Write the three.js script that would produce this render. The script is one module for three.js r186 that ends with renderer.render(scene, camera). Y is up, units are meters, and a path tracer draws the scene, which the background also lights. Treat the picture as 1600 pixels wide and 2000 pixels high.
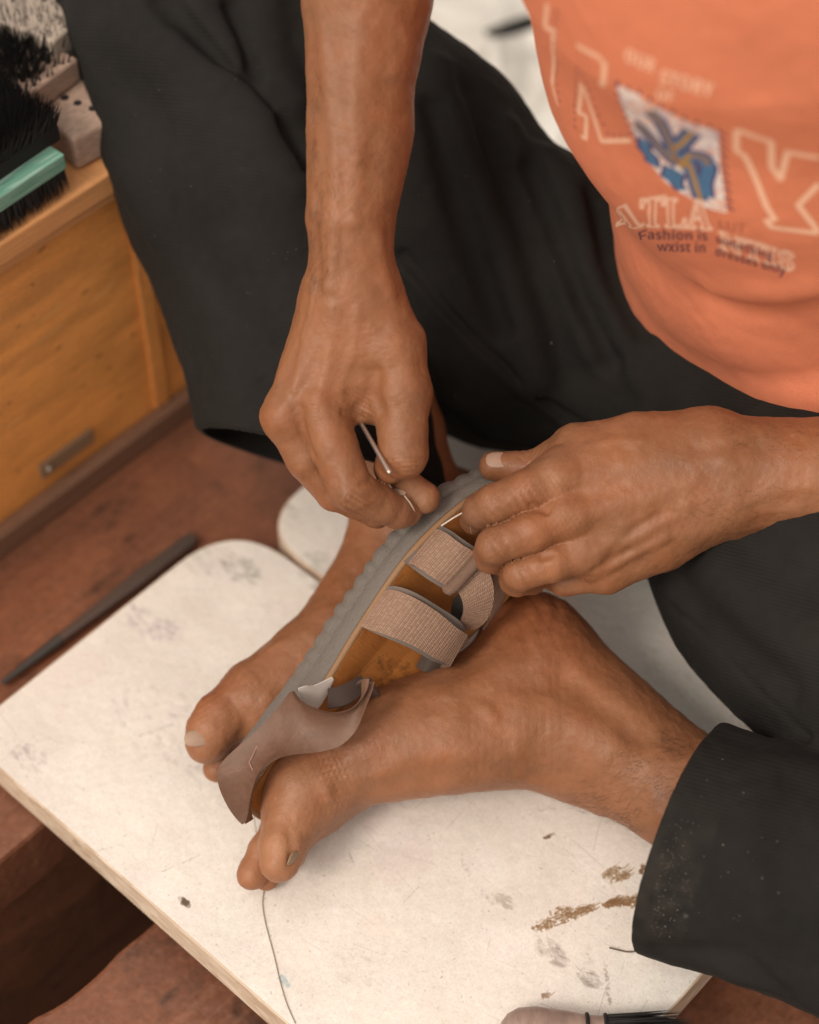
import * as THREE from 'three';
import { mergeGeometries, mergeVertices } from 'three/addons/utils/BufferGeometryUtils.js';
import { RoundedBoxGeometry } from 'three/addons/geometries/RoundedBoxGeometry.js';

// ------------------------------------------------------------------ camera, sky, sun, exposure
const renderer = new THREE.WebGLRenderer({ antialias: true });
renderer.toneMapping = THREE.LinearToneMapping;
renderer.toneMappingExposure = 1.0;
renderer.shadowMap.enabled = true;
const scene = new THREE.Scene();
const PITCH = 50 * Math.PI / 180;
const CAM = new THREE.Vector3(0, 1.04, 0.80);
const FWD = new THREE.Vector3(0, -Math.sin(PITCH), -Math.cos(PITCH));
const UPV = new THREE.Vector3(0, Math.cos(PITCH), -Math.sin(PITCH));
const camera = new THREE.PerspectiveCamera(30, 819 / 1024, 0.05, 200);
camera.position.copy(CAM);
camera.lookAt(CAM.clone().add(FWD));
camera.focus = 1.115;
camera.userData.fStop = 3.0;
scene.add(camera);

// overcast sky: soft warm-white dome, brighter around the hidden sun
const SUN_DIR = new THREE.Vector3(-0.46, 0.74, 0.52).normalize();
{
  const W = 512, H = 256, data = new Float32Array(W * H * 4);
  for (let j = 0; j < H; j++) {
    const el = (j + 0.5) / H * Math.PI - Math.PI / 2;      // row 0 is straight down
    for (let i = 0; i < W; i++) {
      const az = (i + 0.5) / W * Math.PI * 2 - Math.PI;
      const d = new THREE.Vector3(Math.cos(el) * Math.cos(az), Math.sin(el), Math.cos(el) * Math.sin(az));
      const c = Math.max(0, d.dot(SUN_DIR));
      let L = 0.33 + 0.30 * Math.max(0, d.y) + 2.1 * Math.pow(c, 4);
      if (d.y < 0) L = 0.3;
      const k = (j * W + i) * 4;
      data[k] = L * 1.0; data[k + 1] = L * 0.93; data[k + 2] = L * 0.84; data[k + 3] = 1;
    }
  }
  const t = new THREE.DataTexture(data, W, H, THREE.RGBAFormat, THREE.FloatType);
  t.mapping = THREE.EquirectangularReflectionMapping; t.magFilter = THREE.LinearFilter; t.needsUpdate = true;
  scene.background = t; scene.environment = t;
}
const sun = new THREE.DirectionalLight(new THREE.Color(1.0, 0.9, 0.78), 1.5);
sun.position.copy(SUN_DIR).multiplyScalar(6);
sun.castShadow = true; sun.shadow.radius = 30; sun.shadow.mapSize.set(2048, 2048);
Object.assign(sun.shadow.camera, { left: -1.5, right: 1.5, top: 1.5, bottom: -1.5, near: 0.5, far: 14 });
scene.add(sun);

// ------------------------------------------------------------------ helpers
const V3 = (x, y, z) => new THREE.Vector3(x, y, z);
const FPX = 1000 / Math.tan(15 * Math.PI / 180);
function ray(px, py) {
  return FWD.clone().addScaledVector(V3(1, 0, 0), (px - 800) / FPX).addScaledVector(UPV, (1000 - py) / FPX);
}
const atH = (px, py, h) => { const d = ray(px, py); return CAM.clone().addScaledVector(d, (h - CAM.y) / d.y); };   // point at height h
const at = (px, py, depth) => CAM.clone().addScaledVector(ray(px, py), depth);                                     // point at a distance
let seed = 7;
const rnd = () => { seed = (seed * 1664525 + 1013904223) >>> 0; return seed / 4294967296; };
const rr = (a, b) => a + (b - a) * rnd();

const PERM = new Uint8Array(512);
{ const p = [...Array(256).keys()]; for (let i = 255; i > 0; i--) { const j = Math.floor(rnd() * (i + 1)); [p[i], p[j]] = [p[j], p[i]]; } for (let i = 0; i < 512; i++) PERM[i] = p[i & 255]; }
function noise3(x, y, z) {          // value noise, -1..1
  const xi = Math.floor(x), yi = Math.floor(y), zi = Math.floor(z);
  let fx = x - xi, fy = y - yi, fz = z - zi;
  fx = fx * fx * (3 - 2 * fx); fy = fy * fy * (3 - 2 * fy); fz = fz * fz * (3 - 2 * fz);
  const X = xi & 255, Y = yi & 255, Z = zi & 255;
  const h = (a, b, c) => PERM[PERM[PERM[(X + a) & 255] + ((Y + b) & 255)] + ((Z + c) & 255)] / 127.5 - 1;
  const l = (a, b, t) => a + (b - a) * t;
  return l(l(l(h(0, 0, 0), h(1, 0, 0), fx), l(h(0, 1, 0), h(1, 1, 0), fx), fy), l(l(h(0, 0, 1), h(1, 0, 1), fx), l(h(0, 1, 1), h(1, 1, 1), fx), fy), fz);
}
const fbm = (x, y, z, o = 3) => { let s = 0, a = 0.5; for (let i = 0; i < o; i++) { s += a * noise3(x, y, z); x *= 2.03; y *= 2.03; z *= 2.03; a *= 0.5; } return s; };

const used = {};
function numbered(name) { if (!(name in used)) { used[name] = 0; return name; } used[name]++; return name + '_' + String(used[name]).padStart(3, '0'); }
function tag(o, label, category, group, kind) { if (label) o.userData.label = label; if (category) o.userData.category = category; if (group) o.userData.group = group; if (kind) o.userData.kind = kind; return o; }
function thing(name, label, category, group) { const g = new THREE.Group(); g.name = numbered(name); scene.add(g); return tag(g, label, category, group); }
function part(name, geo, mat, parent) { const m = new THREE.Mesh(geo, mat); m.name = name; m.castShadow = m.receiveShadow = true; (parent || scene).add(m); return m; }
const std = (r, g, b, rough = 0.8, extra = {}) => new THREE.MeshStandardMaterial({ color: new THREE.Color().setRGB(r, g, b), roughness: rough, metalness: 0, ...extra });
const phys = (r, g, b, rough = 0.8, extra = {}) => new THREE.MeshPhysicalMaterial({ color: new THREE.Color().setRGB(r, g, b), roughness: rough, metalness: 0, ...extra });

function canvasTex(w, h, draw, srgb = true) {
  const c = document.createElement('canvas'); c.width = w; c.height = h; draw(c.getContext('2d'), w, h);
  const t = new THREE.CanvasTexture(c); if (srgb) t.colorSpace = THREE.SRGBColorSpace; t.wrapS = t.wrapT = THREE.RepeatWrapping; return t;
}
function dataTex(n, fn, srgb = false) {           // fn(u,v) -> grey or [r,g,b], 0..1
  const d = new Uint8Array(n * n * 4);
  for (let j = 0; j < n; j++) for (let i = 0; i < n; i++) {
    const v = fn(i / n, j / n), k = (j * n + i) * 4, a = Array.isArray(v) ? v : [v, v, v];
    for (let q = 0; q < 3; q++) d[k + q] = Math.max(0, Math.min(255, a[q] * 255)); d[k + 3] = 255;
  }
  const t = new THREE.DataTexture(d, n, n); t.wrapS = t.wrapT = THREE.RepeatWrapping; t.magFilter = THREE.LinearFilter; t.minFilter = THREE.LinearMipmapLinearFilter; t.generateMipmaps = true;
  if (srgb) t.colorSpace = THREE.SRGBColorSpace; t.needsUpdate = true; return t;
}
const rep = (t, x, y) => { const c = t.clone(); c.repeat.set(x, y); c.needsUpdate = true; return c; };

// ------------------------------------------------------------------ distance fields and their mesher
const smin = (a, b, k) => { const h = k - Math.abs(a - b); return (a < b ? a : b) - (h > 0 ? h * h / (4 * k) : 0); };
const smax = (a, b, k) => -smin(-a, -b, k);
function cap(a, b, ra, rb = ra) { const dx = b.x - a.x, dy = b.y - a.y, dz = b.z - a.z; return [a.x, a.y, a.z, dx, dy, dz, 1 / Math.max(1e-9, dx * dx + dy * dy + dz * dz), ra, rb]; }
function capD(c, x, y, z) {
  const px = x - c[0], py = y - c[1], pz = z - c[2];
  let t = (px * c[3] + py * c[4] + pz * c[5]) * c[6]; t = t < 0 ? 0 : t > 1 ? 1 : t;
  const qx = px - t * c[3], qy = py - t * c[4], qz = pz - t * c[5];
  return Math.sqrt(qx * qx + qy * qy + qz * qz) - (c[7] + (c[8] - c[7]) * t);
}
const caps = pts => { const r = []; for (let i = 0; i + 1 < pts.length; i++) r.push(cap(pts[i][0], pts[i + 1][0], pts[i][1], pts[i + 1][1])); return r; };
function blend(list, k, x, y, z) { let d = capD(list[0], x, y, z); for (let i = 1; i < list.length; i++) d = smin(d, capD(list[i], x, y, z), k); return d; }
function segDist(pts, x, y, z) {
  let m = 1e9;
  for (const c of pts) { const px = x - c[0], py = y - c[1], pz = z - c[2]; let t = (px * c[3] + py * c[4] + pz * c[5]) * c[6]; t = t < 0 ? 0 : t > 1 ? 1 : t; const qx = px - t * c[3], qy = py - t * c[4], qz = pz - t * c[5]; const d = qx * qx + qy * qy + qz * qz; if (d < m) m = d; }
  return Math.sqrt(m);
}
function hit(f, px, py, t0 = 0.6) {               // first point of a surface met from a view direction
  const d = ray(px, py), l = d.length(); d.normalize(); let t = t0;
  for (let i = 0; i < 300; i++) { const x = CAM.x + d.x * t, y = CAM.y + d.y * t, z = CAM.z + d.z * t, v = f(x, y, z); if (v < 2e-4) return V3(x, y, z); t += Math.max(2e-4, v * 0.8); if (t > 2.2) break; }
  return null;
}
// ridges / grooves / creases laid on a surface found from the base field
function ridge(f, pts, w, amp) {
  const P = pts.map(p => hit(f, p[0], p[1])).filter(Boolean); if (P.length < 2) { console.log('ridge missed', pts[0]); return null; }
  const C = new THREE.CatmullRomCurve3(P).getPoints(P.length * 3), s = []; let mn = V3(1e9, 1e9, 1e9), mx = V3(-1e9, -1e9, -1e9);
  for (let i = 0; i + 1 < C.length; i++) s.push(cap(C[i], C[i + 1], 0)); for (const p of C) { mn.min(p); mx.max(p); }
  return { s, w, amp, mn: mn.subScalar(w * 2.6), mx: mx.addScalar(w * 2.6), a: C[0], b: C[C.length - 1] };
}
function ridgeD(list, x, y, z) {
  let o = 0;
  for (const r of list) { if (!r || x < r.mn.x || y < r.mn.y || z < r.mn.z || x > r.mx.x || y > r.mx.y || z > r.mx.z) continue; const d = segDist(r.s, x, y, z) / r.w; if (d < 2.6) { let e = Math.exp(-d * d); o += r.amp * e; } }
  return o;
}
function crease(f, px, py, ang, rx, ry, period, amp) {   // parallel skin lines running at an angle (degrees in view)
  const P = hit(f, px, py); if (!P) { console.log('crease missed', px, py); return null; }
  const a = ang * Math.PI / 180, T = V3(Math.cos(a), 0, 0).addScaledVector(UPV, Math.sin(a)), N = V3(-Math.sin(a), 0, 0).addScaledVector(UPV, Math.cos(a));
  return { P, T, N, rx, ry, period, amp, R: Math.max(rx, ry) * 2.2 };
}
function creaseD(list, x, y, z) {
  let o = 0;
  for (const c of list) { if (!c) continue; const dx = x - c.P.x, dy = y - c.P.y, dz = z - c.P.z; if (Math.abs(dx) > c.R || Math.abs(dy) > c.R || Math.abs(dz) > c.R) continue;
    const u = (dx * c.T.x + dy * c.T.y + dz * c.T.z), v = (dx * c.N.x + dy * c.N.y + dz * c.N.z), dd = dx * dx + dy * dy + dz * dz, w2 = Math.max(0, dd - u * u - v * v), g = Math.exp(-(u * u) / (c.rx * c.rx) - (v * v) / (c.ry * c.ry) - w2 / (4 * c.ry * c.ry + 1e-4)); if (g < 0.02) continue;
    const wob = 0.5 * noise3(u * 40, v * 80, 3.3) + 0.12 * noise3(u * 160, v * 160, 8), s = Math.abs(Math.sin(Math.PI * v / c.period + wob)); o -= c.amp * g * Math.pow(1 - s, 2.2); }
  return o;
}
function surfaceNet(f, mn, mx, cell, colour, slack = 0) {
  const B = 8, nb = [0, 1, 2].map(i => Math.ceil((mx.getComponent(i) - mn.getComponent(i)) / (cell * B))), n = nb.map(v => v * B + 1), [nx, ny, nz] = n, sy = nx, sz = nx * ny;
  const val = new Float32Array(nx * ny * nz).fill(NaN), blocks = [], half = cell * B * 0.5, lim = half * 1.7321 * 1.35 + slack;
  for (let bz = 0; bz < nb[2]; bz++) for (let by = 0; by < nb[1]; by++) for (let bx = 0; bx < nb[0]; bx++) {
    const cx = mn.x + (bx * B) * cell + half, cy = mn.y + (by * B) * cell + half, cz = mn.z + (bz * B) * cell + half;
    if (Math.abs(f(cx, cy, cz)) > lim) continue; blocks.push([bx, by, bz]);
    for (let k = 0; k <= B; k++) for (let j = 0; j <= B; j++) { const o = (bz * B + k) * sz + (by * B + j) * sy + bx * B; for (let i = 0; i <= B; i++) if (val[o + i] !== val[o + i]) val[o + i] = f(mn.x + (bx * B + i) * cell, mn.y + (by * B + j) * cell, mn.z + (bz * B + k) * cell); }
  }
  const vid = new Int32Array(nx * ny * nz).fill(-1), pos = [], idx = [];
  const off = [0, 1, sy, sy + 1, sz, sz + 1, sz + sy, sz + sy + 1], E = [[0, 1], [2, 3], [4, 5], [6, 7], [0, 2], [1, 3], [4, 6], [5, 7], [0, 4], [1, 5], [2, 6], [3, 7]];
  for (const [bx, by, bz] of blocks) for (let k = 0; k < B; k++) for (let j = 0; j < B; j++) for (let i = 0; i < B; i++) {
    const X = bx * B + i, Y = by * B + j, Z = bz * B + k, o = Z * sz + Y * sy + X; let m = 0;
    for (let q = 0; q < 8; q++) if (val[o + off[q]] < 0) m |= 1 << q;
    if (m === 0 || m === 255) continue; let x = 0, y = 0, z = 0, c = 0;
    for (const [a, b] of E) if (((m >> a) & 1) !== ((m >> b) & 1)) { const va = val[o + off[a]], vb = val[o + off[b]], t = va / (va - vb); x += (a & 1) + ((b & 1) - (a & 1)) * t; y += ((a >> 1) & 1) + (((b >> 1) & 1) - ((a >> 1) & 1)) * t; z += (a >> 2) + ((b >> 2) - (a >> 2)) * t; c++; }
    vid[o] = pos.length / 3; pos.push(mn.x + (X + x / c) * cell, mn.y + (Y + y / c) * cell, mn.z + (Z + z / c) * cell);
  }
  const quad = (a, b, c, d, flip) => { if (a < 0 || b < 0 || c < 0 || d < 0) return; if (flip) idx.push(a, c, b, b, c, d); else idx.push(a, b, c, b, d, c); };
  for (const [bx, by, bz] of blocks) for (let k = 0; k < B; k++) for (let j = 0; j < B; j++) for (let i = 0; i < B; i++) {
    const o = (bz * B + k) * sz + (by * B + j) * sy + bx * B + i; if (vid[o] < 0) continue; const v0 = val[o] < 0;
    if (bx * B + i > 0) { }
    const x1 = val[o + 1] < 0, y1 = val[o + sy] < 0, z1 = val[o + sz] < 0;
    if (v0 !== x1 && o - sy - sz >= 0) quad(vid[o - sy - sz], vid[o - sz], vid[o - sy], vid[o], !v0);
    if (v0 !== y1 && o - 1 - sz >= 0) quad(vid[o - 1 - sz], vid[o - 1], vid[o - sz], vid[o], !v0);
    if (v0 !== z1 && o - 1 - sy >= 0) quad(vid[o - 1 - sy], vid[o - sy], vid[o - 1], vid[o], !v0);
  }
  const N = pos.length / 3, P = new Float32Array(pos), nor = new Float32Array(N * 3), e = cell * 0.45, col = colour ? new Float32Array(N * 3) : null, tmp = [0, 0, 0];
  for (let v = 0; v < N; v++) {
    let x = P[v * 3], y = P[v * 3 + 1], z = P[v * 3 + 2], gx, gy, gz, l;
    for (let it = 0; it < 2; it++) {
      gx = f(x + e, y, z) - f(x - e, y, z); gy = f(x, y + e, z) - f(x, y - e, z); gz = f(x, y, z + e) - f(x, y, z - e); l = Math.hypot(gx, gy, gz) || 1e-9;
      if (it === 0) { const d = Math.max(-cell * 0.6, Math.min(cell * 0.6, f(x, y, z) / (l / (2 * e)))); x -= gx / l * d; y -= gy / l * d; z -= gz / l * d; }
    }
    P[v * 3] = x; P[v * 3 + 1] = y; P[v * 3 + 2] = z; nor[v * 3] = gx / l; nor[v * 3 + 1] = gy / l; nor[v * 3 + 2] = gz / l;
    if (col) { colour(x, y, z, gx / l, gy / l, gz / l, tmp); col[v * 3] = tmp[0]; col[v * 3 + 1] = tmp[1]; col[v * 3 + 2] = tmp[2]; }
  }
  const g = new THREE.BufferGeometry(); g.setAttribute('position', new THREE.BufferAttribute(P, 3)); g.setAttribute('normal', new THREE.BufferAttribute(nor, 3)); if (col) g.setAttribute('color', new THREE.BufferAttribute(col, 3)); g.setIndex(idx);
  console.log('net', N, 'verts', idx.length / 3, 'tris'); return g;
}
// a sheet of leather or webbing between two edge curves, with thickness; uv in metres
function sheet(A, B, thick, nu, nv, bulge = 0) {
  const ca = new THREE.CatmullRomCurve3(A, false, 'centripetal'), cb = new THREE.CatmullRomCurve3(B, false, 'centripetal'), P = [], uv = [], idx = [];
  const pa = [], pb = []; for (let i = 0; i <= nu; i++) { pa.push(ca.getPoint(i / nu)); pb.push(cb.getPoint(i / nu)); }
  const mid = [], len = [0]; for (let i = 0; i <= nu; i++) { mid.push(pa[i].clone().lerp(pb[i], 0.5)); if (i) len.push(len[i - 1] + mid[i].distanceTo(mid[i - 1])); }
  const N = []; for (let i = 0; i <= nu; i++) { const t = mid[Math.min(nu, i + 1)].clone().sub(mid[Math.max(0, i - 1)]).normalize(); N.push(pb[i].clone().sub(pa[i]).cross(t).normalize()); }
  const rows = nu + 1, cols = nv + 1;
  for (let s = 0; s < 2; s++) for (let i = 0; i <= nu; i++) for (let j = 0; j <= nv; j++) { const v = j / nv, p = pa[i].clone().lerp(pb[i], v), w = pa[i].distanceTo(pb[i]); p.addScaledVector(N[i], bulge * 4 * v * (1 - v) - s * thick); P.push(p.x, p.y, p.z); uv.push(len[i], v * w); }
  const o = rows * cols, id = (s, i, j) => s * o + i * cols + j;
  for (let i = 0; i < nu; i++) for (let j = 0; j < nv; j++) { idx.push(id(0, i, j), id(0, i, j + 1), id(0, i + 1, j), id(0, i + 1, j), id(0, i, j + 1), id(0, i + 1, j + 1)); idx.push(id(1, i, j), id(1, i + 1, j), id(1, i, j + 1), id(1, i + 1, j), id(1, i + 1, j + 1), id(1, i, j + 1)); }
  const g = new THREE.BufferGeometry(); g.setAttribute('position', new THREE.Float32BufferAttribute(P, 3)); g.setAttribute('uv', new THREE.Float32BufferAttribute(uv, 2)); g.setIndex(idx); g.computeVertexNormals();
  // rim strips with their own vertices so the cut edges stay crisp
  const rp = [], ruv = [], ri = []; const strip = (list) => { const b = rp.length / 3; for (const [p, q] of list) { rp.push(P[p * 3], P[p * 3 + 1], P[p * 3 + 2], P[q * 3], P[q * 3 + 1], P[q * 3 + 2]); ruv.push(0, 0, 0, 0.002); } for (let i = 0; i + 1 < list.length; i++) { const k = b + i * 2; ri.push(k, k + 1, k + 2, k + 2, k + 1, k + 3); } };
  const e1 = [], e2 = [], e3 = [], e4 = []; for (let i = 0; i <= nu; i++) { e1.push([id(0, i, 0), id(1, i, 0)]); e2.push([id(1, i, nv), id(0, i, nv)]); } for (let j = 0; j <= nv; j++) { e3.push([id(1, 0, j), id(0, 0, j)]); e4.push([id(0, nu, j), id(1, nu, j)]); }
  [e1, e2, e3, e4].forEach(strip);
  const r = new THREE.BufferGeometry(); r.setAttribute('position', new THREE.Float32BufferAttribute(rp, 3)); r.setAttribute('uv', new THREE.Float32BufferAttribute(ruv, 2)); r.setIndex(ri); r.computeVertexNormals();
  return mergeGeometries([g, r]);
}
function tube(pts, r, seg = 40, rad = 6, closed = false) { return new THREE.TubeGeometry(new THREE.CatmullRomCurve3(pts, closed, 'centripetal'), seg, r, rad, closed); }
// ------------------------------------------------------------------ the setting: ground, platform planks, boards
const TURN = -0.738, C1 = Math.cos(TURN), S1 = Math.sin(TURN);      // the carpentry stands at this angle: its x runs along the planks' ends, -z along the planks
const loc2w = (x, y, z) => V3(x * C1 + z * S1, y, -x * S1 + z * C1);
const w2loc = p => V3(p.x * C1 - p.z * S1, p.y, p.x * S1 + p.z * C1);
const atL = (px, py, h) => w2loc(atH(px, py, h));
const bumpFine = dataTex(256, (u, v) => 0.5 + 0.5 * fbm(u * 40, v * 40, 1.7, 4));

{ // pale dusty ground
  const g = new THREE.PlaneGeometry(60, 60, 1, 1); g.rotateX(-Math.PI / 2);
  const t = canvasTex(512, 512, (x, w, h) => { x.fillStyle = 'rgb(188,176,160)'; x.fillRect(0, 0, w, h); for (let i = 0; i < 2600; i++) { const s = rr(150, 215); x.fillStyle = `rgba(${s},${s * 0.93},${s * 0.84},${rr(.1, .4)})`; x.beginPath(); x.ellipse(rr(0, w), rr(0, h), rr(1, 14), rr(1, 9), rr(0, 3), 0, 7); x.fill(); } });
  const m = std(1, 1, 1, 0.95, { map: rep(t, 60, 60) });
  const o = part('ground', g, m); o.position.y = -0.32; tag(o, 'pale dusty ground beyond and below the platform', null, null, 'structure');
}
// crumpled pale plastic sheet behind the seated man
{
  const nx = 260, nz = 180, W = 1.5, D = 1.0, g = new THREE.PlaneGeometry(W, D, nx, nz); g.rotateX(-Math.PI / 2);
  const p = g.attributes.position;
  for (let i = 0; i < p.count; i++) { const x = p.getX(i), z = p.getZ(i);
    const wx = x + 0.06 * noise3(x * 7, z * 7, 9), wz = z + 0.06 * noise3(x * 7, z * 7, 19);
    let y = 0; for (let o = 0, f = 5, a = 0.05; o < 4; o++, f *= 2.1, a *= 0.45) y += a * (1 - 2 * Math.sqrt(Math.abs(noise3(wx * f, wz * f, o * 7.3)) + .0004)); p.setY(i, y * 0.8); }
  g.computeVertexNormals();
  const o = part('plastic_sheet', g, phys(1, 1, 1, 0.3, { side: THREE.DoubleSide, map: canvasTex(512, 512, (x, w, h) => { x.fillStyle = 'rgb(208,202,194)'; x.fillRect(0, 0, w, h); for (let i = 0; i < 420; i++) { const q = rnd(); x.fillStyle = q < .35 ? `rgba(120,104,88,${rr(.08, .4)})` : q < .45 ? `rgba(60,50,44,${rr(.15, .6)})` : `rgba(226,222,216,${rr(.1, .5)})`; x.beginPath(); x.ellipse(rr(0, w), rr(0, h), rr(2, 40), rr(1, 16), rr(0, 3), 0, 7); x.fill(); } }), clearcoat: 0.3, clearcoatRoughness: 0.3 }));
  o.position.set(0.32, -0.2, -0.95); o.rotation.y = 0.2; tag(o, 'crumpled shiny white plastic sheet lying behind the seated man', 'plastic sheet');
}
{ // dark scrap in its folds
  const s = new THREE.Shape(); s.moveTo(-0.06, 0); s.quadraticCurveTo(-0.02, 0.012, 0.05, 0.035); s.lineTo(0.07, 0.02); s.quadraticCurveTo(0, -0.012, -0.06, 0);
  const g = new THREE.ExtrudeGeometry(s, { depth: 0.012, bevelEnabled: true, bevelSize: 0.003, bevelThickness: 0.003, bevelSegments: 2 }); g.rotateX(-Math.PI / 2);
  const o = part('rag', g, std(0.012, 0.011, 0.01, 0.9)); o.position.copy(atH(1000, 66, -0.13)); o.rotation.y = 0.1; o.scale.set(.42, .5, .6); tag(o, 'small black rag lying on the crumpled white sheet', 'rag');
}
const woodTex = (base, dark, seedz, lines = 900, worn = 0) => canvasTex(1024, 1024, (x, w, h) => {
  x.fillStyle = `rgb(${base})`; x.fillRect(0, 0, w, h);
  for (let i = 0; i < lines; i++) { const y = rr(0, h), l = rr(60, 700), x0 = rr(-200, w), a = rr(.02, .13); x.strokeStyle = rnd() < .6 ? `rgba(${dark},${a})` : `rgba(255,220,180,${a * .45})`; x.lineWidth = rr(.6, 3); x.beginPath(); x.moveTo(x0, y); x.bezierCurveTo(x0 + l * .3, y + rr(-6, 6), x0 + l * .6, y + rr(-6, 6), x0 + l, y + rr(-5, 5)); x.stroke(); }
  const im = x.getImageData(0, 0, w, h), d = im.data;
  for (let j = 0; j < h; j++) for (let i = 0; i < w; i++) { const k = (j * w + i) * 4, n = 1 + 0.16 * fbm(i / 90, j / 45, seedz, 4) + 0.07 * noise3(i / 3, j / 2, seedz); let m = n; const wn = fbm(i / 60, j / 40, seedz + 31, 4); if (worn) { const q = Math.max(0, Math.min(1, (wn - 0.16) * 5)); const sp = Math.max(0, fbm(i / 14, j / 9, seedz + 50, 3) - .1); m *= 1 - 0.26 * q * (.4 + 1.6 * sp) - .12 * sp; } d[k] *= m; d[k + 1] *= m; d[k + 2] *= m; }
  x.putImageData(im, 0, 0);
});
// platform: two broad red-brown planks with a gap between them
{
  const t = woodTex('120,74,52', '60,24,12', 4.1, 700, 1);
  t.rotation = Math.PI / 2;
  const m = phys(1, 1, 1, 0.5, { map: t, bumpMap: rep(bumpFine, 4, 4), bumpScale: 0.0012, clearcoat: 0.25, clearcoatRoughness: 0.5 });
  const plank = (x0, x1, z0, z1, y, th, wavy) => {
    const nz = 120, sh = new THREE.Shape(), L = []; sh.moveTo(x1, -z0); sh.lineTo(x1, -z1);
    for (let i = 0; i <= nz; i++) { const z = z1 + (z0 - z1) * i / nz; sh.lineTo(x0 + (wavy ? wavy * (fbm(z * 9, 3.3, 0, 3) + 0.06 * noise3(z * 60, 2, 1)) : 0), -z); }
    const g = new THREE.ExtrudeGeometry(sh, { depth: th, bevelEnabled: true, bevelSize: 0.004, bevelThickness: 0.004, bevelSegments: 2 }); g.rotateX(-Math.PI / 2); g.translate(0, y - th - 0.004, 0);
    return g;
  };
  const G = new THREE.Group(); G.name = 'platform'; G.rotation.y = TURN; scene.add(G); tag(G, 'low red-brown wooden platform of broad worn planks under the white boards', null, null, 'structure');
  part('plank', plank(-1.1, -0.068, 0.9, -0.34, -0.03, 0.05), m, G);
  part('plank', plank(0.036, 0.9, 0.9, -0.36, -0.06, 0.06, 0.03), m, G);
  const b = new THREE.BoxGeometry(2.2, 0.1, 0.12); for (const z of [0.62, -0.24]) { const bb = part('beam', b, m, G); bb.position.set(-0.1, -0.175, z); }
  const joist = new THREE.BoxGeometry(0.03, 0.218, 1.0); for (const [x, h] of [[-0.086, -0.194], [0.068, -0.238]]) { const j = part('joist', joist, m, G); j.position.set(x, h - .0, 0.39); if (x > 0) j.scale.y = .62; }
  const floor = new THREE.PlaneGeometry(2.4, 1.8); floor.rotateX(-Math.PI / 2); const fl = part('underfloor', floor, std(0.2, 0.12, 0.08, 0.95), G); fl.position.set(-0.1, -0.308, 0.2);
}
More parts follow.
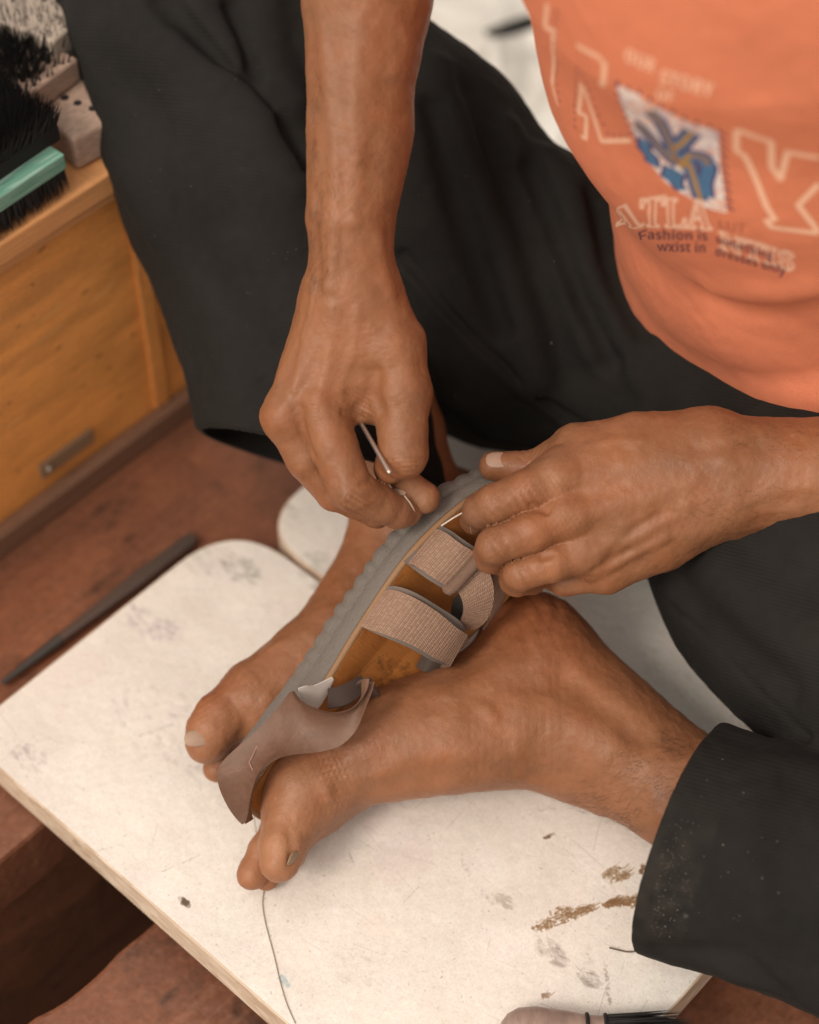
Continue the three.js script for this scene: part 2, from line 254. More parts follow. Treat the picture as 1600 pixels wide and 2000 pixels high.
// white painted boards
const BW = 0.47, BD = 0.62;
function boardTex(which) {
  return canvasTex(2048, 2048, (x, w, h) => {           // 0.62 m square: x along the board's x, y along +z
    const S = w / 0.62, X = v => (v + 0.15) * S, Y = z => (z + (which ? 0.40 : 0.33)) * S;
    x.fillStyle = 'rgb(225,217,209)'; x.fillRect(0, 0, w, h);
    for (let i = 0; i < 900; i++) { const s = rnd(); x.fillStyle = s < .5 ? `rgba(205,190,180,${rr(.03, .12)})` : `rgba(240,236,228,${rr(.05, .2)})`; x.beginPath(); x.ellipse(rr(0, w), rr(0, h), rr(8, 90), rr(6, 50), rr(0, 3), 0, 7); x.fill(); }
    for (let i = 0; i < 5200; i++) { const a = rr(.05, .3), s = rr(90, 150); x.fillStyle = `rgba(${s},${s * .92},${s * .86},${a})`; x.beginPath(); x.ellipse(rr(0, w), rr(0, h), rr(.6, 3.2), rr(.6, 2), rr(0, 3), 0, 7); x.fill(); }
    for (let i = 0; i < 420; i++) { const a = rr(.06, .26), x0 = rr(0, w), y0 = rr(0, h), l = rr(10, 90), th = rr(-.5, .2) + (rnd() < .3 ? 1.4 : 0); x.strokeStyle = `rgba(120,108,98,${a})`; x.lineWidth = rr(.7, 2); x.beginPath(); x.moveTo(x0, y0); x.lineTo(x0 + l * Math.cos(th), y0 + l * Math.sin(th)); x.stroke(); }
    const P = (px, py) => { const p = atL(px, py, 0); return [X(p.x), Y(p.z)]; };
    const smear = (px, py, rad, n, col, a) => { const [cx, cy] = P(px, py); for (let i = 0; i < n; i++) { const r = rad * Math.sqrt(rnd()), th = rr(0, 7); x.fillStyle = `rgba(${col},${Math.min(1, rr(.3, 1) * a * 1.5)})`; x.beginPath(); x.ellipse(cx + r * Math.cos(th), cy + r * Math.sin(th) * .6, rr(2, 16), rr(1, 7), rr(-.5, .5), 0, 7); x.fill(); } };
    const strip = (pts, wd, col, a, n = 1) => { for (let k = 0; k < n; k++) for (let q = 0; q + 1 < pts.length; q++) { const [ax, ay] = P(...pts[q]), [bx, by] = P(...pts[q + 1]), L = Math.hypot(bx - ax, by - ay), m = Math.ceil(L / 2.2); for (let i = 0; i < m; i++) { if (noise3(i * .09 + q * 7, pts[0][0], k) < -0.25) continue; const t = i / m, j = wd * .45; x.fillStyle = `rgba(${col},${a * rr(.15, .75)})`; x.beginPath(); x.ellipse(ax + (bx - ax) * t + rr(-j, j), ay + (by - ay) * t + rr(-j, j), rr(1.5, 5), rr(.5, .3 + wd * .28), Math.atan2(by - ay, bx - ax) + rr(-.3, .3), 0, 7); x.fill(); } } };
    if (which === 0) {
      // brown scuffs where the paint has gone: ragged strokes
      const scuff = (poly, n, col) => { for (let i = 0; i < n; i++) { const t = rnd(), k = Math.min(poly.length - 2, Math.floor(t * (poly.length - 1))), f = t * (poly.length - 1) - k, cx = poly[k][0] + (poly[k + 1][0] - poly[k][0]) * f, cy = poly[k][1] + (poly[k + 1][1] - poly[k][1]) * f, hw = (poly[k][2] + (poly[k + 1][2] - poly[k][2]) * f); const rad = Math.sqrt(rnd()) * (1 + .35 * noise3(cx / 9, cy / 9, 2)), an = rr(0, 6.3), dx = rad * hw * Math.cos(an), dy = rad * hw * Math.sin(an), l = rr(4, 18); const [a, b] = P(cx + dx, cy + dy), [c, d] = P(cx + dx + l, cy + dy - l * rr(.25, .9)); x.strokeStyle = `rgba(${col},${rr(.25, .8)})`; x.lineWidth = rr(.8, 3); if (rnd() < .55) { x.fillStyle = `rgba(${col},${rr(.25, .8)})`; x.beginPath(); x.ellipse(a, b, rr(1, 5), rr(.8, 3), rr(-1, 1), 0, 7); x.fill(); continue; } x.beginPath(); x.moveTo(a, b); x.quadraticCurveTo((a + c) / 2 + rr(-6, 6), (b + d) / 2 + rr(-6, 6), c, d); x.stroke(); } };
      scuff([[1045, 1815, 8], [1090, 1790, 15], [1130, 1782, 9], [1160, 1772, 5]], 300, '136,106,76');
      scuff([[1180, 1768, 5], [1215, 1762, 9], [1280, 1760, 22]], 330, '130,98,66');
      scuff([[1180, 1710, 6], [1205, 1708, 14], [1225, 1712, 7]], 150, '140,112,82'); scuff([[1250, 1705, 3], [1258, 1692, 5]], 40, '120,92,66');
      scuff([[1058, 1945, 3], [1068, 1948, 5]], 26, '150,125,105'); scuff([[1062, 1637, 2], [1072, 1635, 3]], 18, '110,84,64');
      smear(330, 1430, 150, 130, '150,140,140', .10); smear(60, 1480, 45, 30, '150,130,140', .16); smear(385, 1090, 60, 60, '150,150,140', .10); smear(470, 1110, 55, 90, '110,108,98', .14); smear(290, 1215, 60, 50, '160,140,150', .14); smear(330, 1230, 40, 30, '150,125,140', .15);
      smear(700, 1900, 60, 20, '150,140,130', .08); smear(1075, 1860, 36, 50, '120,108,100', .12); smear(1150, 1910, 26, 40, '110,100,92', .14); smear(985, 1760, 22, 24, '130,116,104', .14);
      smear(560, 1915, 16, 10, '140,165,175', .25); smear(362, 1762, 6, 16, '95,80,66', .4); smear(620, 1130, 50, 120, '140,138,130', .12);
      strip([[420, 1655], [370, 1680], [310, 1705]], 3, '130,120,115', .5); strip([[180, 1665], [235, 1650]], 3, '150,138,130', .4); strip([[660, 1585], [690, 1582], [712, 1578]], 9, '70,66,66', .6, 3); strip([[660, 1620], [692, 1688]], 4, '120,105,98', .5);
      strip([[902, 1680], [930, 1730], [965, 1765]], 12, '150,140,132', .22, 3); strip([[1035, 1697], [1085, 1696]], 3, '130,115,105', .6); strip([[1182, 1880], [1190, 1960]], 9, '130,120,110', .45, 2); strip([[1150, 1850], [1148, 1900]], 14, '150,140,130', .2, 3); strip([[340, 1518], [420, 1483]], 4, '140,130,130', .4); strip([[265, 1440], [350, 1410]], 8, '140,128,130', .25, 2);
      strip([[1052, 1582], [1085, 1580]], 4, '120,105,95', .4);
    } else { smear(640, 1120, 80, 200, '150,148,140', .16); strip([[560, 1165], [590, 1110], [620, 1090]], 4, '120,116,108', .4); smear(1250, 1250, 150, 60, '150,140,130', .07); smear(570, 1000, 30, 12, '150,140,130', .15); smear(1400, 1380, 100, 40, '150,138,128', .08); }
    const im = x.getImageData(0, 0, w, h), d = im.data; for (let j = 0; j < h; j++) for (let i = 0; i < w; i++) { const k = (j * w + i) * 4, m = 1 + 0.05 * fbm(i / 160, j / 160, 5 + which, 4) + 0.035 * noise3(i / 3.1, j / 2.3, 8); d[k] *= m; d[k + 1] *= m; d[k + 2] *= m; } x.putImageData(im, 0, 0);
  });
}
function board(which, x0, x1, z0, z1, radii, label) {
  const sh = new THREE.Shape(), [ra, rb, rc, rd] = radii;      // corner order: (x0,z1) (x1,z1) (x1,z0) (x0,z0), plotted with y = -z
  sh.moveTo(x0 + ra, -z1); sh.lineTo(x1 - rb, -z1); sh.quadraticCurveTo(x1, -z1, x1, -z1 + rb); sh.lineTo(x1, -z0 - rc); sh.quadraticCurveTo(x1, -z0, x1 - rc, -z0); sh.lineTo(x0 + rd, -z0); sh.quadraticCurveTo(x0, -z0, x0, -z0 - rd); sh.lineTo(x0, -z1 + ra); sh.quadraticCurveTo(x0, -z1, x0 + ra, -z1);
  const th = 0.0255, bev = 0.0013, g = new THREE.ExtrudeGeometry(sh, { depth: th - 2 * bev, bevelEnabled: true, bevelSize: bev, bevelThickness: bev, bevelOffset: -bev, bevelSegments: 3, curveSegments: 12 }); g.rotateX(-Math.PI / 2); g.translate(0, -th + bev, 0);
  const pos = g.attributes.position, uv = g.attributes.uv, nor = g.attributes.normal; for (let i = 0; i < pos.count; i++) { if (Math.abs(nor.getY(i)) > 0.5) uv.setXY(i, (pos.getX(i) + 0.15) / 0.62, 1 - (pos.getZ(i) + (which ? 0.40 : 0.33)) / 0.62); else uv.setXY(i, (pos.getX(i) + pos.getZ(i)) * 4, pos.getY(i) * 4); }
  const edge = canvasTex(512, 512, (x, w, h) => { x.fillStyle = 'rgb(196,174,152)'; x.fillRect(0, 0, w, h); for (let i = 0; i < 1400; i++) { x.fillStyle = rnd() < .5 ? `rgba(140,104,78,${rr(.05, .3)})` : `rgba(226,212,196,${rr(.1, .4)})`; x.beginPath(); x.ellipse(rr(0, w), rr(0, h), rr(2, 26), rr(1, 7), rr(-.2, .2), 0, 7); x.fill(); } });
  const mTop = std(1, 1, 1, 0.48, { map: boardTex(which), bumpMap: rep(bumpFine, 3, 3), bumpScale: 0.0005 });
  const o = part('board', g, [mTop, std(1, 1, 1, 0.8, { map: edge, bumpMap: bumpFine, bumpScale: 0.0008 })]); o.name = numbered('board'); o.rotation.y = TURN; tag(o, label, 'board'); return o;
}
board(0, -0.137, 0.319, 0.034, 0.281, [0.004, 0.004, 0.003, 0.055], 'front scuffed white painted board with pale front edge, under the toes');
board(1, -0.122, 0.33, -0.38, 0.0305, [0.05, 0.003, 0.02, 0.03], 'rear white painted board the man sits on, behind the seam');
// ------------------------------------------------------------------ shoeshine box with brushes
const BX = -0.264;        // its front face
{
  const box = thing('shoeshine_box', 'orange-brown varnished wooden box with shoe brushes on its lid', 'wooden box'); box.rotation.y = TURN;
  const t = woodTex('226,152,80', '110,52,14', 11.2, 420), t2 = canvasTex(1024, 1024, (x, w, h) => {
    x.drawImage(t.image, 0, 0); for (let i = 0; i < 90; i++) { x.fillStyle = `rgba(70,34,14,${rr(.15, .6)})`; x.beginPath(); x.ellipse(rr(0, w), rr(0, h), rr(2, 9), rr(2, 6), rr(0, 3), 0, 7); x.fill(); }
    for (let i = 0; i < 40; i++) { x.fillStyle = `rgba(240,205,150,${rr(.06, .3)})`; x.beginPath(); x.ellipse(rr(0, w), rr(0, h), rr(4, 30), rr(3, 9), rr(-.4, .1), 0, 7); x.fill(); } });
  const face = phys(1, 1, 1, 0.5, { map: t2, bumpMap: bumpFine, bumpScale: 0.0006, clearcoat: 0.25, clearcoatRoughness: 0.35 });
  const light = std(1, 1, 1, 0.65, { map: woodTex('214,152,98', '120,66,28', 14.4, 300), bumpMap: bumpFine, bumpScale: 0.0005 });
  const trim = std(1, 1, 1, 0.7, { map: woodTex('120,86,66', '40,24,16', 17.9, 300) });
  const pl = (n, w, h, d, x, y, z, m, r = 0.002) => { const o = part(n, new RoundedBoxGeometry(w, h, d, 2, r), m, box); o.position.set(x, y, z); return o; };
  pl('side_panel', 0.018, 0.236, 0.50, BX - 0.009, 0.088, 0.19, face);
  pl('side_panel', 0.018, 0.236, 0.50, BX - 0.241, 0.088, 0.19, face); pl('side_panel', 0.21, 0.236, 0.018, BX - 0.125, 0.088, -0.049, face); pl('side_panel', 0.21, 0.236, 0.018, BX - 0.125, 0.088, 0.43, face);
  pl('lid', 0.262, 0.009, 0.51, BX - 0.123, 0.2115, 0.19, light); pl('lid_rim', 0.27, 0.018, 0.515, BX - 0.122, 0.2265, 0.19, light);
  pl('bottom_trim', 0.012, 0.021, 0.50, BX + 0.006, -0.0192, 0.19, trim);
  pl('corner_batten', 0.0035, 0.212, 0.014, BX + 0.00175, 0.098, -0.012, face); 
  const hp = atL(140, 905, 0.0); const hinge = pl('hinge', 0.003, 0.014, 0.05, BX + 0.0018, 0.012, hp.z + 0.002, std(0.25, 0.15, 0.085, 0.6), 0.001);
  const s = part('screw', new THREE.SphereGeometry(0.0032, 10, 8), std(0.3, 0.25, 0.2, 0.45, { metalness: 0.6 }), hinge); s.position.set(0.002, 0, 0.018);
}
const TOPY = 0.2357;
function bristleGeo(W, D, h, n, lean, rad = 0.0011, jit = lean < .2 ? .06 : .22) {
  const gs = []; for (let i = 0; i < n; i++) { const x = rr(-W / 2, W / 2), z = rr(-D / 2, D / 2), g = new THREE.ConeGeometry(rad, h * rr(.8, 1.12), 4, 1, true); g.translate(0, h / 2, 0); g.rotateX(rr(-jit, jit) + lean * z / D); g.rotateZ(rr(-jit, jit) - lean * x / W); g.translate(x, 0, z); gs.push(g); }
  return mergeGeometries(gs);
}
const black = std(0.011, 0.0095, 0.0095, 0.75);
function brush(name, label, place, turn, W, D, H, mat, opt = {}) {     // block with tuft holes, lying on its bristles or on its back
  const b = thing(name, label, 'brush', 'shoe brushes piled on the box lid'); b.position.copy(place); b.rotation.y = turn; if (opt.tilt) b.rotation.z = opt.tilt; if (opt.tiltX) b.rotation.x = opt.tiltX;
  part('brush_block', new RoundedBoxGeometry(W, H, D, 4, Math.min(H, D) * 0.14), mat, b);
  if (opt.holes) for (const [x, z] of opt.holes) { const c = part('tuft', new THREE.CylinderGeometry(0.0028, 0.003, 0.006, 10), black, b); c.position.set(x, H / 2 - 0.0025, z); }
  if (opt.bristles) { const br = part('bristles', bristleGeo(W * 0.97, D * 0.95, opt.bristles, opt.n || 900, opt.down ? 0.12 : 0.5), black, b); br.userData.kind = 'stuff'; if (opt.down) { br.rotation.x = Math.PI; br.position.y = -H / 2 + 0.002; } else br.position.y = H / 2 - 0.002; }
  return b;
}
{
  const grey = std(1, 1, 1, 0.6, { map: woodTex('166,140,124', '110,84,74', 21, 260) }), mint = std(1, 1, 1, 0.5, { map: canvasTex(256, 256, (x, w, h) => { x.fillStyle = 'rgb(110,160,142)'; x.fillRect(0, 0, w, h); for (let i = 0; i < 300; i++) { x.fillStyle = rnd() < .6 ? `rgba(196,206,196,${rr(.15, .5)})` : `rgba(60,110,95,${rr(.1, .3)})`; x.beginPath(); x.ellipse(rr(0, w), rr(0, h), rr(3, 30), rr(1, 9), rr(-.5, .4), 0, 7); x.fill(); } }) });
  const cream = std(0.42, 0.34, 0.28, 0.7);
  const E1 = V3(C1, 0, -S1), E2 = V3(-S1, 0, -C1);            // across and along the box
  const endAt = (px, py, y, dir, l) => atH(px, py, y).addScaledVector(dir, l);
  const along = TURN + Math.PI / 2;
  brush('shoe_brush', 'mint green brush lying on thick black bristles at the box edge', endAt(98, 296, 0.2615, E2, -0.075).addScaledVector(E1, -0.008), along + 0.03, 0.15, 0.05, 0.012, mint, { bristles: 0.0215, down: true, n: 3800 });
  brush('shoe_brush', 'all black brush with its bristles upward on the green brush', endAt(84, 240, 0.272, E2, -0.07).addScaledVector(E1, -0.006), along + 0.05, 0.14, 0.05, 0.012, black, { bristles: 0.02, n: 4200 });
  brush('shoe_brush', 'worn grey-beige brush block with a row of tuft holes beside the trouser leg', endAt(110, 270, 0.2492, E2, 0.024), along - 0.1, 0.05, 0.05, 0.026, grey, { holes: [[-0.004, -0.013], [-0.001, -0.003], [0.003, 0.008]] });
  const holes = []; for (let i = 0; i < 5; i++) for (let j = 0; j < 3; j++) holes.push([0.04 - i * 0.014 + rr(-.003, .003), -0.016 + j * 0.015 + rr(-.003, .003)]);
  brush('shoe_brush', 'pale brush block full of tufts behind the beige one', endAt(84, 188, 0.272, E1, -0.065), TURN + 0.12, 0.13, 0.055, 0.018, grey, { holes, bristles: 0.012, n: 420 });
  brush('shoe_brush', 'bushy black brush farthest back on the box', endAt(62, 92, 0.27, E1, 0), along + 0.2, 0.17, 0.06, 0.016, cream, { bristles: 0.026, n: 1500 });
  brush('shoe_brush', 'pale wooden brush at the top left corner of the pile', endAt(12, 10, 0.285, E1, 0), TURN + 0.2, 0.12, 0.05, 0.018, cream, {});
  const ring = thing('polish_tin', 'round pale tin rim at the left end of the box lid', 'tin'); ring.position.copy(atH(-8, 392, 0.245)); part('rim', new THREE.TorusGeometry(0.012, 0.003, 10, 28), std(0.6, 0.56, 0.52, 0.35, { metalness: 0.6 }), ring).rotation.y = 0.6; part('cup', new THREE.CylinderGeometry(0.011, 0.011, 0.014, 20), std(0.35, 0.2, 0.16, 0.6), ring).rotation.set(Math.PI / 2, 0.6, 0);
}
{ // steel file lying on the platform by the board
  const a = atH(105, 1252, -0.02), b = atH(382, 1042, -0.02), o = thing('metal_file', 'long dark flat metal file lying on the platform beside the board', 'file');
  o.position.copy(a).lerp(b, 0.5); const d = b.clone().sub(a), len = d.length(); o.rotation.y = Math.atan2(-d.z, d.x);
  const sh = new THREE.Shape(); sh.moveTo(-len / 2, -0.002); sh.lineTo(len * 0.1, -0.0048); sh.lineTo(len / 2 - 0.006, -0.0042); sh.quadraticCurveTo(len / 2, 0, len / 2 - 0.006, 0.0042); sh.lineTo(len * 0.1, 0.0048); sh.lineTo(-len / 2, 0.002);
  const g = new THREE.ExtrudeGeometry(sh, { depth: 0.005, bevelEnabled: true, bevelSize: 0.0012, bevelThickness: 0.0012, bevelSegments: 2 }); g.rotateX(-Math.PI / 2); g.translate(0, -0.006, 0);
  part('blade', g, std(0.22, 0.19, 0.175, 0.38, { metalness: 0.85 }), o); const tg = new THREE.CylinderGeometry(0.002, 0.0045, 0.05, 8); tg.rotateZ(Math.PI / 2); const tgm = part('tang', tg, std(0.08, 0.07, 0.065, 0.6, { metalness: 0.5 }), o); tgm.position.set(-len / 2 - 0.02, -0.003, 0);
}
{ // dauber brush at the lower edge
  const o = thing('dauber_brush', 'wooden handled brush with black bound bristles at the lower edge', 'brush'); const p = atH(1150, 2024, 0.012); o.position.copy(p); o.rotation.y = -0.04;
  const pts = [[0.0002, -0.0515], [0.006, -0.0502], [0.0115, -0.0465], [0.0152, -0.0405], [0.0165, -0.03], [0.0145, -0.012], [0.0125, 0.0], [0.0125, 0.012]].map(([r, y]) => new THREE.Vector2(r, y)); const g = new THREE.LatheGeometry(pts, 28); g.rotateZ(-Math.PI / 2); g.scale(1, 0.7, 1);
  part('handle', g, phys(1, 1, 1, 0.45, { map: woodTex('150,128,118', '70,50,44', 27, 200), clearcoat: 0.3 }), o);
  for (const x of [-0.001, 0.0095]) { const b = new THREE.TorusGeometry(0.0129, 0.0012, 8, 28); b.rotateY(Math.PI / 2); b.scale(1, 0.72, 1); part('binding', b, black, o).position.x = x; }
  const gs = []; for (let i = 0; i < 900; i++) { const th = rr(0, 6.28), r = 0.0125 * Math.sqrt(rnd()), l = rr(.03, .05), c = new THREE.ConeGeometry(0.0009, l, 4, 1, true); c.translate(0, l / 2, 0); c.rotateZ(-Math.PI / 2 + rr(-.12, .12)); c.rotateY(rr(-.12, .12)); c.translate(0.011, r * Math.cos(th) * .75, r * Math.sin(th)); gs.push(c); }
  part('bristles', mergeGeometries(gs), black, o).userData.kind = 'stuff';
}
// ------------------------------------------------------------------ sandal, standing on its edge between the feet
const SL = V3(0.68, 0.46, -0.57).normalize(), SW = V3(0.48, -0.863, -0.138); SW.addScaledVector(SL, -SW.dot(SL)).normalize(); const SN = SW.clone().cross(SL);
const SM = atH(735, 1190, 0.144);
const sl = (px, py, n = 0) => { const d = ray(px, py), o = SM.clone().addScaledVector(SN, n), t = o.clone().sub(CAM).dot(SN) / d.dot(SN), p = CAM.clone().addScaledVector(d, t).sub(SM); return V3(p.dot(SL), n, p.dot(SW)); };
const s2w = p => SM.clone().addScaledVector(SL, p.x).addScaledVector(SN, p.y).addScaledVector(SW, p.z);
const sandal = thing('sandal', 'brown leather sandal with grey ridged sole, held on edge between the feet', 'sandal');
sandal.position.copy(SM); sandal.quaternion.setFromRotationMatrix(new THREE.Matrix4().makeBasis(SL, SN, SW));
const soleUp = new THREE.CatmullRomCurve3([[-0.143, 0.052], [-0.139, 0.037], [-0.128, 0.028], [-0.098, 0.0225], [-0.052, 0.0125], [-0.022, 0.003], [0, -0.003], [0.02, -0.008], [0.04, -0.0108], [0.06, -0.0102], [0.08, -0.0065], [0.097, 0.0005], [0.109, 0.011], [0.116, 0.026], [0.117, 0.042], [0.112, 0.058], [0.1, 0.073], [0.08, 0.083], [0.05, 0.087], [0.01, 0.084], [-0.04, 0.081], [-0.09, 0.083], [-0.122, 0.082], [-0.138, 0.07]].map(([x, z]) => V3(x, 0, z)), true, 'centripetal');
const soleT = s => 0.021 + 0.007 * Math.max(0, Math.min(1, (-s + 0.0) / 0.09)) - 0.004 * Math.max(0, (s - 0.07) / 0.04);
{
  const N = 420, loop = soleUp.getSpacedPoints(N).slice(0, N), cen = V3(-0.01, 0, 0.042), len = soleUp.getLength();
  const nrm = loop.map((p, i) => { const t = loop[(i + 1) % N].clone().sub(loop[(i + N - 1) % N]); return V3(-t.z, 0, t.x).normalize().multiplyScalar(Math.sign(V3(-t.z, 0, t.x).dot(p.clone().sub(cen))) || 1); });
  const rings = (list) => { const P = [], I = [], uv = []; list.forEach(([fn], k) => { for (let i = 0; i <= N; i++) { const p = fn(loop[i % N], nrm[i % N], i % N); P.push(p.x, p.y, p.z); uv.push(i / N * len, k * 0.004); } }); for (let k = 0; k + 1 < list.length; k++) for (let i = 0; i < N; i++) { const a = k * (N + 1) + i, b = a + 1, c = a + N + 1, d = c + 1; I.push(a, c, b, b, c, d); } const g = new THREE.BufferGeometry(); g.setAttribute('position', new THREE.Float32BufferAttribute(P, 3)); g.setAttribute('uv', new THREE.Float32BufferAttribute(uv, 2)); g.setIndex(I); g.computeVertexNormals(); return g; };
  const off = (p, n, o, y) => V3(p.x + n.x * o, y, p.z + n.z * o), toC = (p, t, y) => V3(p.x + (cen.x * 0.3 + p.x * 0.7 - p.x) * t, y, p.z + (cen.z - p.z) * t);
  const wv = i => { const s = i / N * len / 0.0108 + 0.12 * noise3(i * 0.11, 3, 5), x = loop[i].x, k = Math.max(0, Math.min(1, (x + 0.075) / 0.025)); return k * Math.pow(Math.abs(Math.sin(s * Math.PI)), 0.6) * (0.8 + 0.35 * noise3(i * 0.05, 1, 2)); };          // ridged tread
  const nz = (p, k) => 0.0005 * noise3(p.x * 160, k, p.z * 160);
  const foam = rings([[(p, n) => off(p, n, -0.001, -0.0028)], [(p, n) => off(p, n, 0.0006 + nz(p, 1), -0.0036)], [(p, n) => off(p, n, 0.0012 + nz(p, 2), -0.4 * soleT(p.x))], [(p, n) => off(p, n, 0.0012 + nz(p, 3), -0.58 * soleT(p.x))], [(p, n) => off(p, n, 0.0002, -0.62 * soleT(p.x))], [(p, n) => off(p, n, 0.0002, -0.66 * soleT(p.x))], [(p, n, i) => off(p, n, 0.0008 + 0.0026 * wv(i) + nz(p, 4), -0.72 * soleT(p.x))], [(p, n, i) => off(p, n, 0.0010 + 0.0022 * wv(i), -0.95 * soleT(p.x) - 0.002 * wv(i))], [(p, n, i) => off(p, n, -0.001 + 0.001 * wv(i), -1.0 * soleT(p.x) - 0.0026 * wv(i))], [(p, n, i) => off(p, n, -0.006, -1.0 * soleT(p.x) - 0.0022 * wv(i))], [(p) => toC(p, 0.5, -soleT(p.x))], [(p) => toC(p, 1, -soleT(p.x))]]);
  const foamTex = canvasTex(256, 256, (x, w, h) => { x.fillStyle = 'rgb(104,95,88)'; x.fillRect(0, 0, w, h); for (let i = 0; i < 1500; i++) { const s = rr(74, 132); x.fillStyle = `rgba(${s},${s * .93},${s * .88},${rr(.05, .3)})`; x.beginPath(); x.ellipse(rr(0, w), rr(0, h), rr(.6, 7), rr(.6, 4), rr(0, 3), 0, 7); x.fill(); } });
  part('outsole', foam, std(1, 1, 1, 0.75, { map: rep(foamTex, 14, 60), bumpMap: rep(bumpFine, 20, 40), bumpScale: 0.0004 }), sandal);
  part('midsole', rings([[(p, n) => off(p, n, -0.004, -0.0034)], [(p, n) => off(p, n, 0.0002, -0.0032)], [(p, n) => off(p, n, 0.0007, -0.0022)], [(p, n) => off(p, n, 0.0004, -0.0004)], [(p, n) => off(p, n, -0.001, 0.0004)], [(p, n) => off(p, n, -0.0035, 0.0002)]]), std(0.25, 0.132, 0.062, 0.7, { bumpMap: rep(bumpFine, 20, 20), bumpScale: 0.0003 }), sandal);
  // insole: leather dished surface with uv in metres
  const P = [], uv = [], I = [], K = 24; for (let k = 0; k <= K; k++) for (let i = 0; i <= N; i++) { const p = loop[i % N], t = k / K, n = nrm[i % N], q = toC(off(p, n, -0.0016, 0), t, 0); const y = 0.0006 - 0.003 * Math.pow(Math.min(1, t * 1.4), 1.5) + 0.0006 * noise3(q.x * 60, q.z * 60, 2); P.push(q.x, y, q.z); uv.push(q.x, q.z); }
  for (let k = 0; k < K; k++) for (let i = 0; i < N; i++) { const a = k * (N + 1) + i, b = a + 1, c = a + N + 1, d = c + 1; I.push(a, c, b, b, c, d); }
  const g = new THREE.BufferGeometry(); g.setAttribute('position', new THREE.Float32BufferAttribute(P, 3)); g.setAttribute('uv', new THREE.Float32BufferAttribute(uv, 2)); g.setIndex(I); g.computeVertexNormals();
  const lt = canvasTex(1024, 512, (x, w, h) => { // 0.28 x 0.14 m
    const X = s => (s + 0.15) / 0.28 * w, Z = v => h - (v + 0.02) / 0.14 * h; x.fillStyle = 'rgb(172,108,54)'; x.fillRect(0, 0, w, h);
    for (let i = 0; i < 3000; i++) { const a = rr(.03, .14), x0 = rr(0, w), y0 = rr(0, h), l = rr(8, 60); x.strokeStyle = rnd() < .55 ? `rgba(84,40,12,${a})` : `rgba(226,168,96,${a})`; x.lineWidth = rr(.6, 2); x.beginPath(); x.moveTo(x0, y0); x.lineTo(x0 + rr(-3, 3), y0 + l); x.stroke(); }
    for (let i = 0; i < 90; i++) { x.fillStyle = `rgba(60,26,8,${rr(.03, .12)})`; x.beginPath(); x.ellipse(rr(0, w), rr(0, h), rr(4, 40), rr(4, 24), rr(0, 3), 0, 7); x.fill(); }
    const st = (pts, col, lw, dash) => { x.strokeStyle = col; x.lineWidth = lw; x.setLineDash(dash || []); x.beginPath(); pts.forEach(([px, py], i) => { const p = sl(px, py); i ? x.lineTo(X(p.x), Z(p.z)) : x.moveTo(X(p.x), Z(p.z)); }); x.stroke(); x.setLineDash([]); };
    st([[715, 1318], [728, 1303], [745, 1290], [765, 1280]], 'rgba(110,84,60,.9)', 3, [7, 4]); st([[905, 975], [880, 990], [862, 1005], [850, 1022]], 'rgba(214,190,160,.8)', 3, [6, 5]);
    for (let i = 0; i < 130; i++) { const p = sl(rr(745, 800), rr(1290, 1345)); x.fillStyle = `rgba(40,24,12,${rr(.03, .14)})`; x.beginPath(); x.ellipse(X(p.x), Z(p.z), rr(2, 10), rr(2, 6), rr(0, 3), 0, 7); x.fill(); }
  });
  lt.repeat.set(1 / 0.28, 1 / 0.14); lt.offset.set(0.15 / 0.28, 0.02 / 0.14);
  part('insole', g, phys(1, 1, 1, 0.42, { map: lt, bumpMap: rep(bumpFine, 30, 6), bumpScale: 0.0003, clearcoat: 0.2, clearcoatRoughness: 0.4 }), sandal);
}
// webbing
// ribs across the band every 2.4 mm, threads 1.3 mm
const weaveTex = canvasTex(256, 256, (x, w, h) => { x.fillStyle = 'rgb(138,108,90)'; x.fillRect(0, 0, w, h); const nu = 8, nv = 16, a = w / nu, b = h / nv; for (let i = 0; i < nu; i++) for (let j = 0; j < nv; j++) { const o = (i % 2) * b / 2, q = rr(-9, 9); x.fillStyle = `rgb(${150 + q},${119 + q},${100 + q})`; x.beginPath(); x.ellipse(i * a + a / 2, j * b + b / 2 + o, a * .46, b * .44, 0, 0, 7); x.fill(); } for (let i = 0; i < nu; i++) { x.fillStyle = 'rgba(86,64,54,.55)'; x.fillRect(i * a - 2.5, 0, 5, h); } });
const weaveBump = canvasTex(256, 256, (x, w, h) => { x.fillStyle = '#333'; x.fillRect(0, 0, w, h); const nu = 8, nv = 16, a = w / nu, b = h / nv; for (let i = 0; i < nu; i++) for (let j = -1; j < nv; j++) { const o = (i % 2) * b / 2, cx = i * a + a / 2, cy = j * b + b / 2 + o; x.save(); x.translate(cx, cy); x.scale(1, b / a); const g = x.createRadialGradient(0, 0, 1, 0, 0, a * .5); g.addColorStop(0, '#fff'); g.addColorStop(1, 'rgba(60,60,60,0)'); x.fillStyle = g; x.fillRect(-a / 2, -a / 2, a, a); x.restore(); } }, false);
const PERIOD = 0.0196;
const webM = std(1, 1, 1, 0.85, { map: rep(weaveTex, 1 / PERIOD, 1 / PERIOD), bumpMap: rep(weaveBump, 1 / PERIOD, 1 / PERIOD), bumpScale: 0.0006 });
const webDark = webM;
const lin = std(0.17, 0.132, 0.112, 0.95);
const C = a => a.map(p => p.l ? V3(...p.l) : sl(...p));
function strap(name, A, B, m = webM, th = 0.0016, nu = 44, nv = 8, bulge = 0) { return part(name, sheet(C(A), C(B), th, nu, nv, bulge), m, sandal); }
